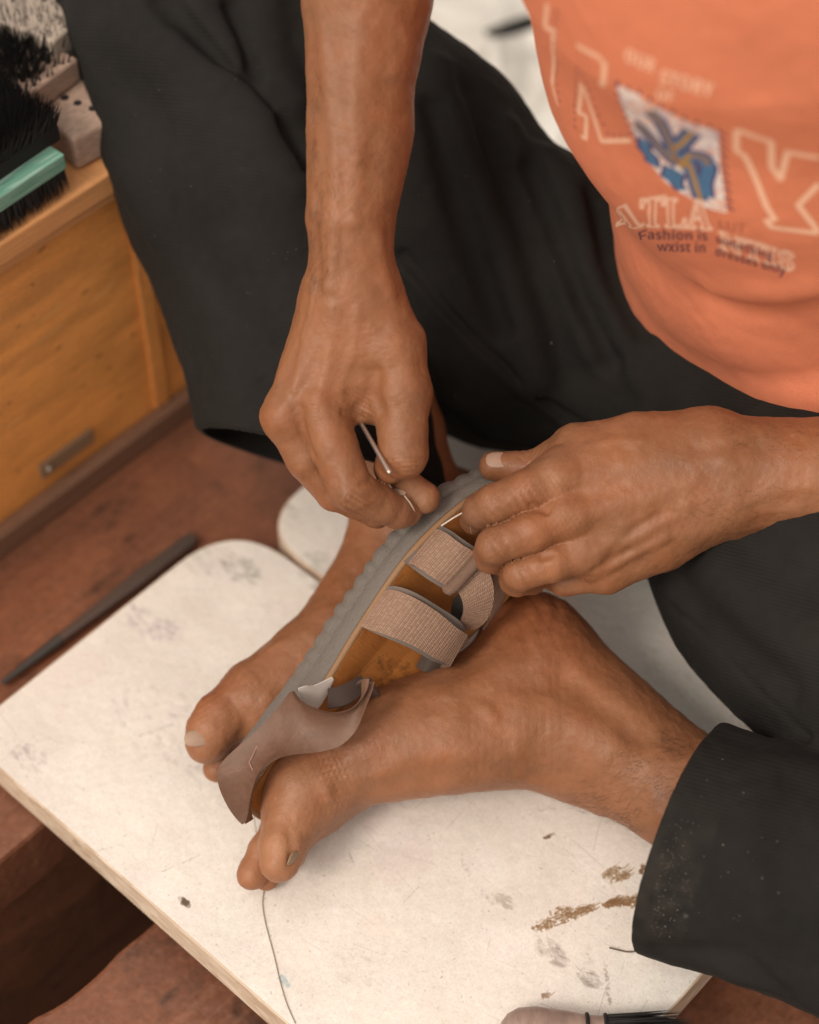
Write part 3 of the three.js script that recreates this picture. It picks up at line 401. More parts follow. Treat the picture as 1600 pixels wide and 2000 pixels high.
strap('strap', [[752, 1153, 0.0], [768, 1152, .005], [800, 1163, .015], [850, 1192, .025], [895, 1228, .031], [914, 1240, .030]], [[703, 1222, 0], [717, 1228, .005], [745, 1237, .014], [800, 1258, .025], [850, 1286, .031], [880, 1301, .030]], webM, .0018);
strap('strap_lining', [[757, 1146, 0.0], [773, 1145, .003], [805, 1155, .012], [855, 1184, .021], [899, 1214, .026], [912, 1235, .024]], [[703, 1222, -.001], [717, 1229, .002], [743, 1241, .011], [797, 1264, .021], [846, 1291, .026], [878, 1301, .024]], lin, .0018);
strap('strap', [[914, 1240, .030], [913, 1252, .022], [905, 1262, .008]], [[880, 1301, .030], [874, 1304, .02], [850, 1306, .006]], webDark);
strap('strap', [[852, 1032, 0.0], [872, 1041, .008], [900, 1062, .017], [938, 1084, .024]], [[795, 1099, 0], [812, 1106, .007], [842, 1126, .016], [880, 1149, .023]], webM, .002);
strap('strap_lining', [[860, 1025, 0.0], [880, 1036, .004], [908, 1056, .013], [942, 1079, .02]], [[789, 1097, 0], [806, 1110, .003], [838, 1133, .012], [872, 1153, .019]], lin, .002);
{ const a = sl(937, 1086, .0255), b = sl(880, 1150, .0245); part('strap_loop', tube([a.clone().add(V3(0.0015, -.002, -.001)), a, a.clone().lerp(b, .5).add(V3(0, .0008, 0)), b, b.clone().add(V3(-0.001, -.003, .001))], 0.0036, 40, 10), webM, sandal);
  const c = sl(945, 1089, .022), d = sl(890, 1150, .021); part('strap_loop', tube([c, c.clone().lerp(d, .5), d, sl(878, 1157, .016)], 0.0022, 30, 8), lin, sandal); }
strap('strap', [[938, 1092, .023], [953, 1112, .029], [964, 1145, .034], [962, 1185, .034], [948, 1215, .03], [925, 1232, .022]], [[886, 1146, .022], [896, 1158, .026], [905, 1180, .029], [906, 1200, .028], [900, 1215, .024], [890, 1226, .016]], webM, .0018, 60);
strap('strap', [[952, 1100, .018], [972, 1122, .022], [992, 1150, .022], [980, 1185, .016]], [[930, 1140, .010], [948, 1175, .014], [956, 1212, .016], [945, 1232, .010]], webDark);
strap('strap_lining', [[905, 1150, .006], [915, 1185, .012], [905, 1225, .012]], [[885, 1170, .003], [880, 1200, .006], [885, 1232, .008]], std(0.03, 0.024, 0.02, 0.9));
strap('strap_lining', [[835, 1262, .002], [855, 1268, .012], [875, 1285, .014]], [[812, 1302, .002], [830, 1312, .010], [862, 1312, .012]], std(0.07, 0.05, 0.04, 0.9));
// leather heel strap folded down over the sole
const leaTex = canvasTex(512, 512, (x, w, h) => { x.fillStyle = 'rgb(104,74,57)'; x.fillRect(0, 0, w, h); for (let i = 0; i < 2600; i++) { x.fillStyle = rnd() < .5 ? `rgba(84,54,42,${rr(.02, .1)})` : `rgba(140,106,90,${rr(.02, .08)})`; x.beginPath(); x.ellipse(rr(0, w), rr(0, h), rr(1, 22), rr(1, 14), rr(0, 3), 0, 7); x.fill(); } for (let i = 0; i < 60; i++) { x.strokeStyle = `rgba(176,142,124,${rr(.1, .4)})`; x.lineWidth = rr(.6, 1.8); const a = rr(0, w), b = rr(0, h); x.beginPath(); x.moveTo(a, b); x.lineTo(a + rr(-24, 24), b + rr(-24, 24)); x.stroke(); } });
const leaM = phys(1, 1, 1, 0.6, { map: rep(leaTex, 9, 9), bumpMap: rep(bumpFine, 14, 14), bumpScale: 0.0002, sheen: 0.3, sheenRoughness: 0.6 });
strap('heel_strap', [[716, 1326, .024], [711, 1352, .028], [690, 1380, .030], [652, 1391, .028], [615, 1382, .022], [586, 1367, .013], [573, 1350, .003], [556, 1371, -.002], [524, 1411, -.005], [490, 1443, -.007], [432, 1499, -.009], [430, 1526, -.006], [450, 1573, .000], [470, 1599, .005], [479, 1607, .008]], [[726, 1332, .024], [719, 1362, .030], [706, 1398, .034], [690, 1428, .0345], [665, 1452, .033], [636, 1463, .030], [604, 1470, .027], [572, 1475, .024], [548, 1480, .021], [528, 1491, .0185], [509, 1511, .016], [499, 1531, .0145], [492, 1560, .0135], [488, 1590, .0125], [484, 1607, .011]], leaM, .0022, 120, 20, 0.005);
{ const slotM = std(0.30, 0.16, 0.12, 0.75), q = [[496, 1450, -.0045], [507, 1503, .009], [494, 1511, .009], [481, 1482, .0005], [496, 1450, -.0045]].map(p => sl(...p).add(V3(0, .0036, 0))); part('strap_slot', sheet([q[0], q[1]], [q[3], q[2]], .0008, 8, 2), std(0.15, 0.08, 0.06, 0.8), sandal);
  for (let i = 0; i < 4; i++) part('stitching', tube([q[i], q[i].clone().lerp(q[i + 1], .5).add(V3(0, .0003, 0)), q[i + 1]], .00055, 10, 6), slotM, sandal); }
strap('heel_strap', [[724, 1322, .021], [700, 1330, .010], [690, 1345, .004]], [[730, 1336, .020], [742, 1352, .009], [735, 1362, .003]], std(0.10, 0.058, 0.044, 0.8), .002, 20, 6);
strap('strap_lining', [[640, 1345, .004], [668, 1338, .006], [705, 1318, .004]], [[640, 1384, .012], [676, 1376, .018], [722, 1345, .012]], std(0.05, 0.031, 0.024, 0.85), .0015, 20, 6);
strap('sole_patch', [[583, 1346, .001], [598, 1341, .0015], [614, 1340, .0016], [630, 1333, .0014], [650, 1323, .0012]], [[586, 1362, .0012], [600, 1376, .002], [620, 1384, .0028], [638, 1360, .0022], [652, 1330, .0014]], std(0.55, 0.49, 0.45, 0.5), .001, 20, 4, .0006);
// ------------------------------------------------------------------ the seated man: one skin surface, trousers and shirt over it
const man = thing('person', 'seated man in orange printed shirt and black trousers stitching a sandal', 'person');
const J = (l, d) => l;                                    // readability only
function limb(base, kBase, chains, kChain, kJoin) {        // digits join the hand but never each other
  const uni = (c, x, y, z) => blend(c, .002, x, y, z);
  return (x, y, z) => { let b = uni(base[0], x, y, z); for (let i = 1; i < base.length; i++) b = smin(b, uni(base[i], x, y, z), kBase); let m = b; for (const c of chains) { const d = smin(b, blend(c, kChain, x, y, z), kJoin); if (d < m) m = d; } return m; };
}
function boundsOf(list, pad) { const mn = V3(1e9, 1e9, 1e9), mx = V3(-1e9, -1e9, -1e9); for (const c of list) { const r = Math.max(c[7], c[8]) + pad; for (const t of [0, 1]) { const p = V3(c[0] + c[3] * t, c[1] + c[4] * t, c[2] + c[5] * t); mn.min(p.clone().subScalar(r)); mx.max(p.addScalar(r)); } } return [mn, mx]; }
const A = (px, py, d, r) => [at(px, py, d), r], Hh = (px, py, h, r) => [atH(px, py, h), r];

// right hand (pulling the thread) and forearm
const RA = {
  base: [caps([A(760, -520, 1.05, .045), A(735, -250, 1.055, .041), A(717, 0, 1.06, .0362), A(697, 250, 1.065, .0275), A(680, 430, 1.07, .0225), A(672, 545, 1.075, .0195)]), caps([A(715, 250, 1.068, .0245), A(690, 430, 1.073, .0195), A(705, 560, 1.077, .0195)]),
    caps([A(700, 580, 1.078, .0165), A(632, 795, 1.084, .0132)]), caps([A(672, 575, 1.08, .017), A(556, 815, 1.09, .0122)]), caps([A(655, 580, 1.09, .016), A(566, 800, 1.108, .0118)]), caps([A(650, 590, 1.1, .015), A(585, 790, 1.125, .011)]),
    caps([A(722, 590, 1.082, .0185), A(762, 680, 1.082, .0205), A(784, 765, 1.082, .0165)]), caps([A(690, 640, 1.088, .017), A(712, 740, 1.09, .0135)]), caps([A(690, 800, 1.091, .0075), A(735, 806, 1.09, .0065)])],
  digits: [caps([A(784, 765, 1.082, .0163), A(787, 840, 1.079, .0138), A(789, 886, 1.079, .0143)]).concat(caps([A(776, 888, 1.086, .0115), A(760, 914, 1.09, .0092)])), caps([A(775, 915, 1.1, .0085), A(800, 950, 1.108, .0088), A(829, 972, 1.110, .0098)]),
    caps([A(630, 797, 1.083, .0134), A(652, 872, 1.079, .0130), A(686, 956, 1.079, .0126), A(745, 986, 1.092, .0104), A(776, 999, 1.1, .0092), A(800, 1001, 1.107, .0075)]),
    caps([A(556, 815, 1.09, .0124), A(600, 895, 1.097, .0118), A(655, 962, 1.107, .0108), A(735, 1000, 1.122, .009), A(790, 990, 1.131, .008)]),
    caps([A(570, 800, 1.108, .0118), A(628, 905, 1.128, .0105), A(655, 945, 1.142, .009), A(660, 900, 1.15, .008)]),
    caps([A(590, 790, 1.125, .011), A(630, 880, 1.146, .010), A(655, 910, 1.155, .0085), A(650, 860, 1.15, .0075)])],
};
RA.raw = limb(RA.base, .014, RA.digits, .0025, .007);
RA.cr = [crease(RA.raw, 690, 975, 62, .008, .012, .0019, .00055), crease(RA.raw, 655, 985, 45, .009, .008, .0018, .0005), crease(RA.raw, 790, 905, 5, .013, .010, .0026, .0006), crease(RA.raw, 700, 790, -30, .012, .011, .0024, .0005), crease(RA.raw, 615, 800, -10, .010, .009, .0022, .0003), crease(RA.raw, 775, 800, 10, .011, .008, .0024, .0003), crease(RA.raw, 770, 1000, 75, .005, .008, .0024, .0003), crease(RA.raw, 700, 660, 5, .03, .03, .0036, .00008)];
RA.rd = [ridge(RA.raw, [[672, 806], [690, 810], [702, 816]], .0022, -.0022), ridge(RA.raw, [[735, 730], [730, 768], [742, 800]], .0042, -.0034), ridge(RA.raw, [[722, 770], [708, 790], [700, 800]], .003, -.0012),
  ridge(RA.raw, [[655, 600], [640, 690], [622, 780]], .0042, .0011), ridge(RA.raw, [[640, 600], [605, 690], [560, 790]], .004, .0012), ridge(RA.raw, [[622, 600], [592, 680], [575, 760]], .0024, .0012), ridge(RA.raw, [[700, 600], [690, 680], [665, 760]], .0028, .0006),
  ridge(RA.raw, [[617, 790], [620, 806]], .009, .0019), ridge(RA.raw, [[546, 806], [550, 822]], .008, .0022), ridge(RA.raw, [[588, 800], [598, 850], [612, 890]], .0032, -.0018),
  ridge(RA.raw, [[625, 30], [640, 180], [655, 330], [650, 470], [640, 560]], .0045, .0014), ridge(RA.raw, [[700, 60], [690, 200], [700, 340], [690, 430]], .005, .0011), ridge(RA.raw, [[760, 60], [745, 220], [725, 360]], .0065, -.0009), ridge(RA.raw, [[625, 380], [618, 470], [622, 560]], .003, -.0013), ridge(RA.raw, [[612, 560], [607, 610], [592, 660]], .0022, .0012),
  ridge(RA.raw, [[740, 460], [752, 520], [762, 570]], .005, .0012), ridge(RA.raw, [[770, 640], [795, 700], [800, 760]], .006, .0008), ridge(RA.raw, [[708, 945], [725, 938]], .002, -.0014)];
// left hand (holding the toe of the sandal)
const LA = {
  base: [caps([A(2150, 880, 1.14, .046), A(1800, 905, 1.12, .036), A(1600, 918, 1.11, .0302), A(1430, 900, 1.112, .0258)]), caps([A(1600, 940, 1.114, .028), A(1435, 965, 1.114, .0245)]),
    caps([A(1390, 880, 1.112, .0205), A(1090, 928, 1.104, .0135)]), caps([A(1390, 915, 1.108, .021), A(1108, 1005, 1.101, .0132)]), caps([A(1390, 950, 1.11, .0215), A(1142, 1075, 1.107, .0125)]), caps([A(1385, 985, 1.115, .0215), A(1290, 1055, 1.116, .018), A(1185, 1120, 1.118, .0118)]),
    caps([A(1370, 862, 1.116, .018), A(1240, 862, 1.116, .0165), A(1130, 876, 1.118, .0135)]), caps([A(1300, 980, 1.12, .02), A(1180, 1020, 1.122, .018)])],
  digits: [caps([A(1125, 876, 1.118, .0132), A(1050, 914, 1.124, .0105), A(1005, 915, 1.127, .0092), A(963, 911, 1.128, .0082)]),
    caps([A(1090, 928, 1.104, .0135), A(1028, 958, 1.096, .0123), A(965, 984, 1.096, .0116), A(940, 997, 1.103, .0108), A(926, 1014, 1.118, .009)]),
    caps([A(1108, 1005, 1.101, .0132), A(1040, 1038, 1.094, .0118), A(964, 1066, 1.093, .0103), A(956, 1086, 1.112, .0096), A(990, 1095, 1.13, .009)]),
    caps([A(1142, 1075, 1.107, .0125), A(1080, 1098, 1.101, .0112), A(1016, 1121, 1.101, .0096), A(1008, 1134, 1.12, .009), A(1040, 1132, 1.137, .0085)]),
    caps([A(1185, 1118, 1.118, .0112), A(1105, 1132, 1.13, .0095), A(1080, 1125, 1.147, .0085)])],
};
LA.raw = limb(LA.base, .014, LA.digits, .0025, .0065);
LA.cr = [crease(LA.raw, 1026, 965, 75, .010, .012, .0022, .0005), crease(LA.raw, 955, 985, 70, .010, .009, .002, .0004), crease(LA.raw, 965, 1062, 80, .010, .009, .002, .0005), crease(LA.raw, 1025, 1118, 80, .009, .009, .002, .0004), crease(LA.raw, 1088, 925, 60, .012, .012, .0026, .0003), crease(LA.raw, 1120, 1010, 60, .012, .012, .0026, .00025), crease(LA.raw, 1025, 890, 60, .008, .01, .002, .0005), crease(LA.raw, 1400, 940, 70, .05, .04, .0038, .0001)];
LA.rd = [ridge(LA.raw, [[1078, 918], [1092, 930]], .0095, .0026), ridge(LA.raw, [[1110, 1000], [1122, 1012]], .009, .002), ridge(LA.raw, [[1150, 1090], [1165, 1108]], .0075, .0016),
  ridge(LA.raw, [[1120, 935], [1230, 905], [1350, 890]], .006, .0007), ridge(LA.raw, [[1135, 1010], [1240, 980], [1360, 935]], .006, .0009), ridge(LA.raw, [[1170, 1080], [1260, 1040], [1340, 990]], .004, .0013), ridge(LA.raw, [[1200, 1070], [1270, 1015], [1330, 1000]], .0032, -.0011), ridge(LA.raw, [[1150, 1130], [1215, 1095], [1300, 1050]], .003, .0016), ridge(LA.raw, [[1160, 1112], [1230, 1075]], .0028, -.0012),
  ridge(LA.raw, [[1040, 988], [1060, 996], [1068, 1000]], .0024, -.0022), ridge(LA.raw, [[1060, 1088], [1075, 1084]], .0024, -.002), ridge(LA.raw, [[1150, 870], [1200, 858], [1250, 862]], .0035, .0009), ridge(LA.raw, [[1120, 960], [1180, 960], [1210, 950]], .005, -.0008), ridge(LA.raw, [[1390, 930], [1412, 944]], .008, -.0014), ridge(LA.raw, [[1360, 880], [1420, 868], [1500, 872]], .006, -.0013), ridge(LA.raw, [[1440, 990], [1500, 965], [1580, 950]], .0045, .0009), ridge(LA.raw, [[1360, 1050], [1450, 1010], [1560, 1000]], .006, .0009)];
// left foot (near), lying on its outer side
const LF = {
  base: [caps([Hh(2050, 1840, .075, .054), Hh(1700, 1700, .062, .046), Hh(1315, 1540, .045, .0355), Hh(1180, 1455, .046, .0345)]), caps([Hh(1180, 1455, .046, .0345), Hh(1025, 1240, .072, .0262)]), caps([Hh(1330, 1480, .045, .017), Hh(1220, 1395, .05, .0165), Hh(1075, 1235, .07, .0165)]),
    caps([Hh(1150, 1430, .05, .0345), Hh(1000, 1430, .057, .0345), Hh(880, 1444, .06, .0335), Hh(700, 1472, .055, .0295), Hh(600, 1528, .05, .0255)]), caps([Hh(1050, 1300, .07, .029), Hh(900, 1370, .062, .027), Hh(740, 1440, .056, .025)]), caps([Hh(1130, 1420, .03, .026), Hh(880, 1450, .028, .026), Hh(700, 1480, .026, .024), Hh(610, 1560, .026, .022)])],
  digits: [caps([Hh(600, 1545, .05, .0215), Hh(570, 1600, .047, .0172), Hh(553, 1650, .045, .0142), Hh(546, 1684, .043, .0118)]).concat(caps([Hh(612, 1572, .032, .0135), Hh(579, 1636, .035, .0095), Hh(566, 1672, .037, .0082)])), caps([Hh(580, 1590, .03, .015), Hh(515, 1662, .024, .0092), Hh(492, 1708, .02, .0098)]), caps([Hh(590, 1600, .02, .012), Hh(535, 1680, .014, .0088), Hh(520, 1714, .011, .008)])],
};
LF.raw = limb(LF.base, .022, LF.digits, .004, .014);
LF.cr = [crease(LF.raw, 655, 1508, 114, .014, .012, .0032, .0005), crease(LF.raw, 640, 1580, 74, .012, .010, .003, .0004), crease(LF.raw, 720, 1480, 108, .02, .02, .0036, .00022), crease(LF.raw, 1040, 1215, 118, .02, .028, .0075, .00035), crease(LF.raw, 1050, 1450, 90, .05, .07, .005, .00012)];
LF.rd = [ridge(LF.raw, [[1105, 1330], [1150, 1362], [1200, 1400], [1250, 1440]], .009, -.0036), ridge(LF.raw, [[1020, 1395], [1120, 1420], [1190, 1460]], .014, .0022), ridge(LF.raw, [[640, 1545], [644, 1560]], .0035, .0016), ridge(LF.raw, [[952, 1385], [962, 1398]], .005, .0014), ridge(LF.raw, [[720, 1545], [820, 1520], [960, 1505], [1080, 1520]], .007, -.0012), ridge(LF.raw, [[700, 1530], [820, 1480], [930, 1470]], .006, .001), ridge(LF.raw, [[1030, 1195], [1022, 1230], [1030, 1262]], .0032, -.0013), ridge(LF.raw, [[1062, 1190], [1058, 1225]], .003, -.0012), ridge(LF.raw, [[1082, 1165], [1090, 1200], [1080, 1220]], .0035, -.0013), ridge(LF.raw, [[566, 1628], [570, 1655], [570, 1685]], .003, -.0014), ridge(LF.raw, [[600, 1500], [660, 1470]], .006, -.001), ridge(LF.raw, [[880, 1350], [930, 1330], [985, 1300]], .009, .0015)];
// right foot (far)
const RKNEE = atH(350, -100, .3);
const RF = {
  base: [caps([[RKNEE, .056], Hh(600, 500, .185, .05), Hh(764, 850, .11, .036), Hh(808, 1005, .072, .0318)]), caps([Hh(806, 1010, .07, .0315), Hh(880, 990, .04, .028)]), caps([Hh(800, 1040, .058, .033), Hh(665, 1255, .055, .031), Hh(515, 1365, .05, .0258)]), caps([Hh(760, 1110, .026, .026), Hh(640, 1270, .025, .025), Hh(510, 1395, .022, .021)])],
  digits: [caps([Hh(490, 1372, .05, .0215), Hh(432, 1402, .052, .0165), Hh(412, 1428, .05, .0157), Hh(402, 1452, .047, .0128)]), caps([Hh(480, 1420, .03, .014), Hh(440, 1480, .022, .0095), Hh(424, 1502, .02, .0086)]), caps([Hh(490, 1430, .02, .012), Hh(455, 1495, .012, .0086)])],
};
RF.raw = limb(RF.base, .022, RF.digits, .004, .010);
RF.cr = [crease(RF.raw, 490, 1320, 55, .02, .02, .0042, .0003), crease(RF.raw, 410, 1390, 30, .012, .012, .003, .0004)];
RF.rd = [ridge(RF.raw, [[455, 1370], [480, 1400], [478, 1430]], .004, -.0016), ridge(RF.raw, [[470, 1310], [540, 1260], [600, 1240]], .005, .0009), ridge(RF.raw, [[505, 1340], [560, 1300], [610, 1270]], .0045, -.001), ridge(RF.raw, [[395, 1370], [408, 1366]], .008, .001)];
for (const l of [RA, LA, LF, RF]) l.f = (x, y, z) => { let d = l.raw(x, y, z); if (d < .012 && d > -.012) { d -= ridgeD(l.rd, x, y, z) + creaseD(l.cr, x, y, z); d -= 0.00045 * noise3(x * 140, y * 140, z * 140) + 0.00016 * noise3(x * 420, y * 420, z * 420) + 0.0008 * noise3(x * 38, y * 38, z * 38); } return d; };
const skinTone = (tint) => (x, y, z, nx, ny, nz, o) => {
  const a = fbm(x * 26, y * 26, z * 26, 4), b = noise3(x * 110 + 7, y * 110, z * 110), c = noise3(x * 400, y * 400, z * 400), e = fbm(x * 60 + 30, y * 60, z * 60 + 4, 3);
  let m = 1 + 0.27 * a + 0.08 * b + 0.06 * c; let r = 0.250 * m, g = 0.103 * m * (1 + 0.14 * e), bl = 0.048 * m * (1 + 0.22 * e);
  const red = Math.max(0, e - 0.12) * 0.9; g *= 1 - 0.22 * red; bl *= 1 - 0.22 * red; const dust = c > 0.9 && b > 0.45 ? 0.15 : 0; r += dust * (0.55 - r); g += dust * (0.42 - g); bl += dust * (0.33 - bl);
  if (tint) { const t = tint(x, y, z); r *= t[0]; g *= t[1]; bl *= t[2]; } o[0] = r; o[1] = g; o[2] = bl;
};
const near = (p, r) => (x, y, z) => { const d = (x - p.x) ** 2 + (y - p.y) ** 2 + (z - p.z) ** 2; return Math.exp(-d / (r * r)); };
// pads of fingers and toes and heels are paler, finger tips are greyed with polish
const mixTint = list => (x, y, z) => { const o = [1, 1, 1]; for (const [w, c] of list) { const k = w(x, y, z); for (let i = 0; i < 3; i++) o[i] *= 1 + (c[i] - 1) * k; } return o; };
const PALE = [1.22, 1.34, 1.45], GREY = [0.92, 1.02, 1.15], RED = [1.0, 0.86, 0.8], DARK = [0.72, 0.7, 0.72];
const tints = {
  RA: mixTint([[near(at(785, 1000, 1.1), .016), GREY], [near(at(826, 965, 1.1), .012), PALE], [near(at(640, 990, 1.075), .012), GREY]]),
  LA: mixTint([[near(at(930, 1005, 1.1), .014), GREY], [near(at(1085, 920, 1.09), .014), PALE]]),
  LF: mixTint([[near(atH(545, 1640, .055), .036), PALE], [near(atH(495, 1710, .02), .016), [1.15, 1.1, 1.1]], [near(atH(610, 1540, .07), .025), [1.12, 1.15, 1.2]], [near(atH(1045, 1190, .1), .04), [1.12, .92, .82]]]),
  RF: mixTint([[near(atH(410, 1440, .06), .026), [1.18, 1.22, 1.3]], [near(atH(395, 1370, .06), .016), [1.0, .84, .76]]]),
};
const pores = dataTex(512, (u, v) => { const a = noise3(u * 90, v * 90, 2), b = noise3(u * 150 + 40 * v, v * 150 - 40 * u, 5), c = fbm(u * 36, v * 36, 9, 3); return .5 + .22 * (1 - 2 * Math.abs(a)) * .6 + .2 * (1 - 2 * Math.abs(b)) * .5 + .25 * c; });
const skinM = phys(1, 1, 1, 0.46, { vertexColors: true, bumpMap: rep(pores, 1 / .09, 1 / .09), bumpScale: .0003, sheen: 0.25, sheenRoughness: 0.5, sheenColor: new THREE.Color().setRGB(0.5, 0.3, 0.2), specularIntensity: 0.6 });
const CELL = globalThis.FASTMESH ? 0.003 : 0.0016;
const skinGeos = [];
for (const k of ['RA', 'LA', 'LF', 'RF']) { const l = { RA, LA, LF, RF }[k]; const [mn, mx] = boundsOf([...l.base.flat(), ...l.digits.flat()], .008); skinGeos.push(surfaceNet(l.f, mn, mx, CELL, skinTone(tints[k]))); }
// the rest of the body under the clothes, with upper arms, neck and head out of frame
const SHO_R = V3(0.01, 0.70, -0.09), SHO_L = V3(0.30, 0.69, 0.09), NECK = V3(0.14, 0.77, 0.05), HEAD = V3(0.10, 0.88, 0.11);
const HIPR = atH(1330, 640, .11), HIPL = atH(1400, 690, .11), LKNEE = atH(2250, 1900, .09);
{
  const tor = [...caps([[V3(0.31, .12, -.11), .07], [at(1720, 240, 1.13), .085], [at(1620, -330, .93), .10], [at(1500, -620, .84), .09]]), ...caps([[SHO_R, .06], [at(1500, -620, .84), .08], [SHO_L, .06]]), ...caps([[at(1500, -620, .84), .055], [NECK, .05], [HEAD.clone().add(V3(0, -.05, -.03)), .05]]), ...caps([[SHO_R, .055], [at(760, -520, 1.05), .045]]), ...caps([[SHO_L, .055], [at(2150, 880, 1.14), .046]]), ...caps([[HIPR, .055], [atH(815, 345, .2), .055], [RKNEE, .055]]), ...caps([[HIPL, .065], [LKNEE, .055]]), ...caps([[LKNEE, .056], [atH(2050, 1840, .075), .05]])];
  const fd = V3(-.55, -.45, .70).normalize(), sd = V3(.75, 0, .66).normalize(), ud = fd.clone().cross(sd).normalize().multiplyScalar(-1); if (ud.y < 0) ud.multiplyScalar(-1);
  const hp = (f, s, u) => HEAD.clone().addScaledVector(fd, f).addScaledVector(sd, s).addScaledVector(ud, u);
  const head = [...caps([[hp(-.015, 0, .02), .088], [hp(.02, 0, -.02), .078]]), ...caps([[hp(.04, 0, -.05), .052], [hp(.065, 0, -.075), .034]]), ...caps([[hp(.085, 0, .02), .011], [hp(.112, 0, -.022), .014]]), cap(hp(.005, .082, -.02), hp(-.008, .084, .02), .014), cap(hp(.005, -.082, -.02), hp(-.008, -.084, .02), .014), cap(hp(.088, .022, -.055), hp(.088, -.022, -.055), .010), cap(hp(.082, .05, .035), hp(.092, .012, .03), .010), cap(hp(.082, -.05, .035), hp(.092, -.012, .03), .010)];
  const f = (x, y, z) => smin(blend(tor, .04, x, y, z), blend(head, .018, x, y, z), .02);
  const [mn, mx] = boundsOf([...tor, ...head], .02); skinGeos.push(surfaceNet(f, mn, mx, 0.007, skinTone(null)));
  const hair = surfaceNet((x, y, z) => { const n = 0.004 * fbm(x * 90, y * 90, z * 90, 3); const d = Math.hypot(x - hp(-.02, 0, .028).x, y - hp(-.02, 0, .028).y, z - hp(-.02, 0, .028).z) - .098 - n; const front = (x - HEAD.x) * fd.x + (y - HEAD.y) * fd.y + (z - HEAD.z) * fd.z - .055, low = -((x - HEAD.x) * ud.x + (y - HEAD.y) * ud.y + (z - HEAD.z) * ud.z) - .03; return Math.max(d, front, low); }, HEAD.clone().subScalar(.16), HEAD.clone().addScalar(.16), 0.005);
  part('hair', hair, std(0.012, 0.010, 0.009, 0.7), man);
  const eye = new THREE.SphereGeometry(0.012, 16, 12); for (const s of [-1, 1]) { const e = part('eye', eye, std(0.6, 0.57, 0.53, 0.25), man); e.position.copy(hp(.078, s * .031, .012)); const i = part('iris', new THREE.SphereGeometry(0.0062, 12, 8), std(0.02, 0.012, 0.008, 0.2), e); i.position.copy(fd).multiplyScalar(.0078); }
}
const bodyG = mergeGeometries(skinGeos);
{ const p = bodyG.attributes.position, uv = new Float32Array(p.count * 2); for (let i = 0; i < p.count; i++) { const x = p.getX(i), y = p.getY(i), z = p.getZ(i); uv[i * 2] = .96 * x + .2 * z - .1 * y; uv[i * 2 + 1] = .15 * x + .62 * y - .76 * z; } bodyG.setAttribute('uv', new THREE.BufferAttribute(uv, 2)); }
const body = part('body', bodyG, skinM, man);
// nails: thin curved plates
function nail(name, fLimb, px, py, ang, w, l, colr, lift = 0.0004, flat = null) {
  const p = hit(fLimb, px, py); if (!p) { console.log('nail missed', px, py); return; } const e = .0015, n = V3(fLimb(p.x + e, p.y, p.z) - fLimb(p.x - e, p.y, p.z), fLimb(p.x, p.y + e, p.z) - fLimb(p.x, p.y - e, p.z), fLimb(p.x, p.y, p.z + e) - fLimb(p.x, p.y, p.z - e)).normalize(); if (flat) n.lerp(flat, .28).normalize();
  const a = ang * Math.PI / 180, t = V3(Math.cos(a), 0, 0).addScaledVector(UPV, Math.sin(a)); t.addScaledVector(n, -t.dot(n)).normalize(); const b = n.clone().cross(t);
  const g = new THREE.SphereGeometry(1, 28, 14, 0, Math.PI * 2, 0, Math.PI / 2), P = g.attributes.position; for (let i = 0; i < P.count; i++) { let x = P.getX(i), y = P.getY(i), z = P.getZ(i); const q = Math.pow(Math.max(0, y), .35); const m = Math.max(Math.abs(x), Math.abs(z)) || 1, rad = Math.hypot(x, z), k = 1 + 0.09 * Math.pow(Math.abs(Math.sin(2 * Math.atan2(z, x))), 2) * rad; x *= k; z *= k; P.setXYZ(i, x * l, (q - .5) * 0.0011 - 0.22 * z * z * w - 0.14 * x * x * l - .0002, z * w); }
  g.computeVertexNormals(); const o = part(name, g, phys(...colr, 0.5, { specularIntensity: .6, bumpMap: bumpFine, bumpScale: .0002 }), body); o.matrixAutoUpdate = true; o.position.copy(p).addScaledVector(n, lift); o.quaternion.setFromRotationMatrix(new THREE.Matrix4().makeBasis(t, n, b)); return o;
}
nail('fingernail', LA.raw, 975, 896, 195, .0056, .0078, [0.37, 0.235, 0.17]);
nail('fingernail', RA.raw, 778, 957, -35, .0036, .005, [0.42, 0.28, 0.2]);
nail('fingernail', LA.raw, 920, 1030, 235, .005, .0045, [0.34, 0.24, 0.185]);
nail('toenail', LF.raw, 577, 1676, -80, .0048, .0072, [0.29, 0.19, 0.12], .0004, FWD.clone().negate());
nail('toenail', RF.raw, 388, 1440, -108, .0055, .0085, [0.38, 0.25, 0.18], .0007, FWD.clone().negate());
